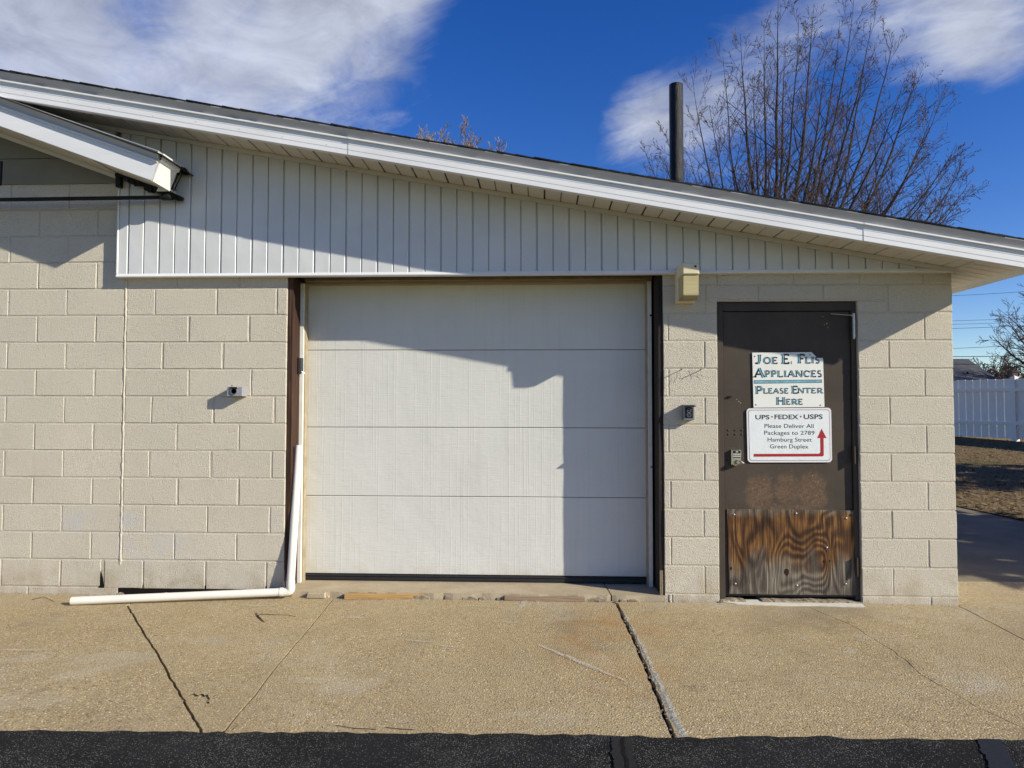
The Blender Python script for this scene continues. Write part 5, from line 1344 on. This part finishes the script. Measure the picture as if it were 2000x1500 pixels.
def big_tree():
    rnd = random.getstate(); random.seed(21)
    bx, by = 6.35, 14.0; gz = dz(by)
    t = thing('maple_tree', 'large bare budding tree with many upright limbs behind the roof', 'tree', (bx, by, gz))
    mt, mw, mb = MB(), MB(), MB(); tips = []
    tr_ = MB(); tr_.tube([(bx, by, gz-.2), (bx+.02, by, gz+.4), (bx, by, gz+2), (bx, by, gz+3.9)], [.42, .32, .27, .30], 12); tr_.build('trunk', 'bark', t, True)
    cfg = dict(wig=.10, rmin=.0038, wood=1, max=3, t0=[.12, .15, .12], ratio=[.5, .52, .6], rr=.5)
    # limb tips measured on the crown, at varying depths
    tp = [(1262, 300, .5), (1300, 262, -1.2), (1352, 150, 1), (1385, 205, -2), (1412, 112, 0), (1446, 66, 1.6), (1470, 150, -2.2), (1492, 48, -.6), (1520, -12, .4), (1532, 90, 2.4), (1560, 30, -1.5), (1590, 8, .8), (1612, 120, -2.6), (1640, 40, 1.8), (1668, -5, -.3), (1692, 95, 2.6), (1702, 45, -1.4), (1746, 66, .6), (1765, 160, -2.4), (1792, 128, 1.2), (1826, 205, -.6), (1842, 175, 2.2), (1868, 280, .2), (1850, 330, -2), (1896, 352, 1), (1846, 402, -1), (1345, 300, 2.4), (1322, 345, -2.4), (1420, 250, 3), (1570, 200, 3), (1660, 210, -3), (1735, 260, 3), (1790, 320, -3), (1810, 390, 2.5), (1380, 360, -3), (1880, 320, 2.5), (1870, 395, -1.5), (1800, 420, 1), (1300, 320, 1.5), (1640, 300, -3.4), (1500, 290, -3.2), (1720, 380, -3.4), (1460, 330, 3.4)]
    for (px, py, dy) in tp:
        tip = PY(px, py, by+dy); b0 = Vector((bx+(tip.x-bx)*.06+jit(.1), by+dy*.08, gz+random.uniform(2.9, 3.9))); ln = (tip-b0).length
        c1 = b0+Vector(((tip.x-b0.x)*.42, (tip.y-b0.y)*.42, (tip.z-b0.z)*.22)); c2 = b0+Vector(((tip.x-b0.x)*.82, (tip.y-b0.y)*.82, (tip.z-b0.z)*.62))
        pts, rads = [], []; r0 = .018+.0062*ln*random.uniform(.75, 1.2); n = 14; ph = random.random()*9
        for k in range(n+1):
            u = k/n; p = b0*(1-u)**3+c1*3*u*(1-u)**2+c2*3*u*u*(1-u)+tip*u**3; w_ = .10*math.sin(math.pi*u)
            pts.append(p+Vector((w_*mnoise.noise(Vector((u*5, ph, 0))), w_*mnoise.noise(Vector((u*5, ph, 5))), 0))); rads.append(max(.0046, r0*(1-u)**.85))
        mt.tube(pts, rads, 7, False); tips.append(pts[9:])
        nk = int(7+ln*1.7)
        for j in range(nk):
            u = .22+.76*(j+random.random())/nk; f = u*n; q = min(n-1, int(f)); b = pts[q].lerp(pts[q+1], f-q); ax = (pts[q+1]-pts[q]).normalized()
            sd = Matrix.Rotation(random.random()*6.283, 3, ax) @ ax.orthogonal().normalized(); an = R(random.uniform(28, 52)); d = ax*math.cos(an)+sd*math.sin(an)
            grow(mt, mw, b, d, (.40+.20*ln*(1.12-u))*random.uniform(.6, 1.3), max(.0046, rads[q]*.42), 1, .05, (24, 50), 7, [0, 6, 2], cfg, tips)
    buds(mb, tips, .20, .010)
    mt.build('limbs', 'bark', t); mw.build('twigs', 'twig', t); tag(mb.build('buds', 'bud', t), kind='stuff'); random.setstate(rnd)
big_tree()
def small_tree(x, y, gz, h, spread_deg, n, label, mat, seed, trunk=.2, rmin=.012, name='bare_tree', kids=(8, 5, 3), group=None, up=.02, rat=.55):
    rnd = random.getstate(); random.seed(seed)
    t = thing(name, label, 'tree', (x, y, gz), group); mt, mw = MB(), MB(); tips = []
    tr_ = MB(); tr_.tube([(x, y, gz-.3), (x, y, gz+h*.14), (x+jit(.1), y, gz+h*.34)], [trunk*1.25, trunk, trunk*.8], 9); tr_.build('trunk', 'bark', t, True)
    cfg = dict(wig=.16, rmin=rmin, wood=0, max=3, t0=[.2, .15, .1], ratio=[rat, .55, .6], rr=.5)
    for k in range(n):
        az = k*2.399+jit(.3); tilt = R(5+spread_deg*math.sqrt((k+.3)/n)); d = Vector((math.sin(tilt)*math.cos(az), math.sin(tilt)*math.sin(az), math.cos(tilt)))
        grow(mt, mw, Vector((x, y, gz+h*random.uniform(.22, .33))), d, h*.68*(1-.28*tilt/R(70))*random.uniform(.85, 1.05), trunk*.42, 0, up, (22, 55), 7, kids, cfg, tips)
    mt.build('limbs', 'bark', t); mw.build('crown', mat, t); random.setstate(rnd)
p = PY(882, 266, 30); small_tree(p.x-.25, 30, .7, p.z-.7-.15, 3.5, 60, 'distant pale brown treetop peeking over the middle of the roof', 'twig_pale', 5, .14, .012, kids=(11, 7, 3), up=.10, rat=.26)
# tree at the right edge
p = PY(2040, 545, 34); small_tree(p.x+.3, 34, .9, p.z-1.3, 52, 14, 'bare dark tree crossed by wires at the right edge', 'twig_far', 9, .22, .011)
far = (('bare grey tree behind the house roof nearest the wall corner', 1885, 684, 52, 40), ('bare brown tree rising behind the sloping end of the grey roof', 1938, 682, 50, 41), ('bare tangled tree above the fence at the right edge of view', 1990, 676, 46, 43), ('low bare tree between the grey roof and the fence post', 1958, 702, 44, 44))
for lab, px, py, y_, sd_ in far:
    p = PY(px, py, y_); small_tree(p.x, y_, 1.0, p.z-1.0, 62, 12, lab, 'twig_far', sd_, .2, .018, group='bare trees beyond the fence', kids=(8, 5, 2))
# ---- neighbouring house behind the fence
hs = thing('house', 'grey roofed house showing over the white fence', 'house', tuple(PY(1880, 800, 36)))
yh = 36
rl, rr_ = PY(1780, 702, yh), PY(1893, 702, yh+4); ev = PY(1952, 742, yh)
m = MB(); x0 = PY(1700, 742, yh).x; x1 = ev.x; zE = ev.z; zR = rl.z+.35
m.box(x0+.4, x1-.5, yh+.5, yh+8.5, .8, zE); m.build('wall', 'tan_siding', hs)
m = MB(); hx0, hx1 = x0+4, PY(1900, 702, yh+4).x
A, B, C_, D_ = (x0, yh, zE), (x1, yh, zE), (x1, yh+9, zE), (x0, yh+9, zE); E_, F_ = (hx0, yh+4.5, zR), (hx1, yh+4.5, zR)
m.face([A, B, F_, E_]); m.face([B, C_, F_]); m.face([C_, D_, E_, F_]); m.face([D_, A, E_]); m.face([D_, C_, B, A]); rfo = m.build('roof', 'roof_grey', hs)
m = MB(); q = PY(1915, 735, yh); m.tube([(q.x, yh+1.2, zE), (q.x, yh+1.2, q.z+.35)], .06, 8); m.build('roof_vent', 'black_metal', rfo)
ch = thing('house', 'distant dark roof with a brick chimney beside the fence post', 'house', tuple(PY(1986, 760, 42)))
yh2 = 42; q0, q1 = PY(1978, 745, yh2), PY(1988, 727, yh2)
m = MB(); m.box(q0.x, q1.x, yh2, yh2+.4, q0.z-1.5, q1.z); m.build('chimney', 'red_brick', ch)
m = MB(); m.box(q0.x-.05, q1.x+.05, yh2-.05, yh2+.45, q1.z+.001, q1.z+.1); m.build('chimney_cap', 'roof_grey', ch)
m = MB(); zr = PY(1990, 742, yh2).z; m.hexa([(q0.x-.8, yh2-3, zr-1.4), (q0.x+9, yh2-3, zr-1.4), (q0.x+9, yh2+4, zr-1.4), (q0.x-.8, yh2+4, zr-1.4), (q0.x-.3, yh2+.5, zr), (q0.x+8.5, yh2+.5, zr), (q0.x+8.5, yh2+.6, zr), (q0.x-.3, yh2+.6, zr)]); m.build('roof', 'roof_grey', ch)
m = MB(); m.box(q0.x-.3, q0.x+8.6, yh2-2.6, yh2+3.6, .9, zr-1.41); m.build('wall', 'tan_siding', ch)
# ---- overhead wires
wires = ((578, 570, .010, 'highest of the overhead wires, just under the eave'), (627, 622, .010, 'overhead wire, top one of the middle three'), (634, 629, .010, 'overhead wire in the middle of the middle three'), (642, 636.5, .012, 'overhead wire, lowest of the middle three'), (681, 674, .013, 'overhead wire just above the distant treetops'), (697, 695, .020, 'thick black overhead wire crossing the distant treetops'), (712, 711, .016, 'lowest overhead wire, crossing the grey house roof'))
for a_, b_, r_, lab in wires:
    p, q = PY(1862, a_, 28), PY(2000, b_, 26); d_ = q-p; pts = [p+d_*t+Vector((0, 0, .05*((t-.5)**2))) for t in [k*.25-3 for k in range(37)]]
    m = MB(); m.tube(pts, r_*.8, 6); tag(m.build('overhead_wire', 'wire'), lab, 'wire', 'overhead wires at the right')

# ---- two unseen evergreens, added to shade the driveway and the lawn
MT['needle'] = plain('dark green needles', (.030, .048, .022), .9, 0, .1, 3, .35)
def shade_spruce(label, x, y, h, r, seed):
    st_ = random.getstate(); random.seed(seed); gz = dz(y); t = thing('unseen_shade_spruce', label, 'tree', (x, y, gz))
    m = MB(); m.tube([(x, y, gz-.2), (x, y, gz+h*.5), (x, y, gz+h*.96)], [.17, .11, .02], 8); m.build('trunk', 'bark', t)
    m = MB()
    for k in range(9000):
        f = random.random()**1.5; z = gz+.5+f*(h-.5); rr = r*(1-f)**.8*(.25+.75*math.sqrt(random.random()))*(.85+.3*math.sin(z*9+1)); a = random.random()*6.283
        cx, cy = x+math.cos(a)*rr, y+math.sin(a)*rr; s_ = random.uniform(.16, .42); d = Vector((math.cos(a)+jit(.5), math.sin(a)+jit(.5), -.25+jit(.3))).normalized()*s_; w = d.cross(Vector((jit(.5), jit(.5), 1))).normalized()*s_*.35; c = Vector((cx, cy, z))
        m.face([c-w, c+d, c+w])
    tag(m.build('crown', 'needle', t), kind='stuff'); random.setstate(st_)
shade_spruce('evergreen out of view, added to shade the driveway, the nearer and slimmer of two', 9.0, .15, 8.5, 1.9, 3)
shade_spruce('broad evergreen out of view, added to shade the lawn in front of the fence', 14.2, 4.2, 10.5, 2.7, 4)
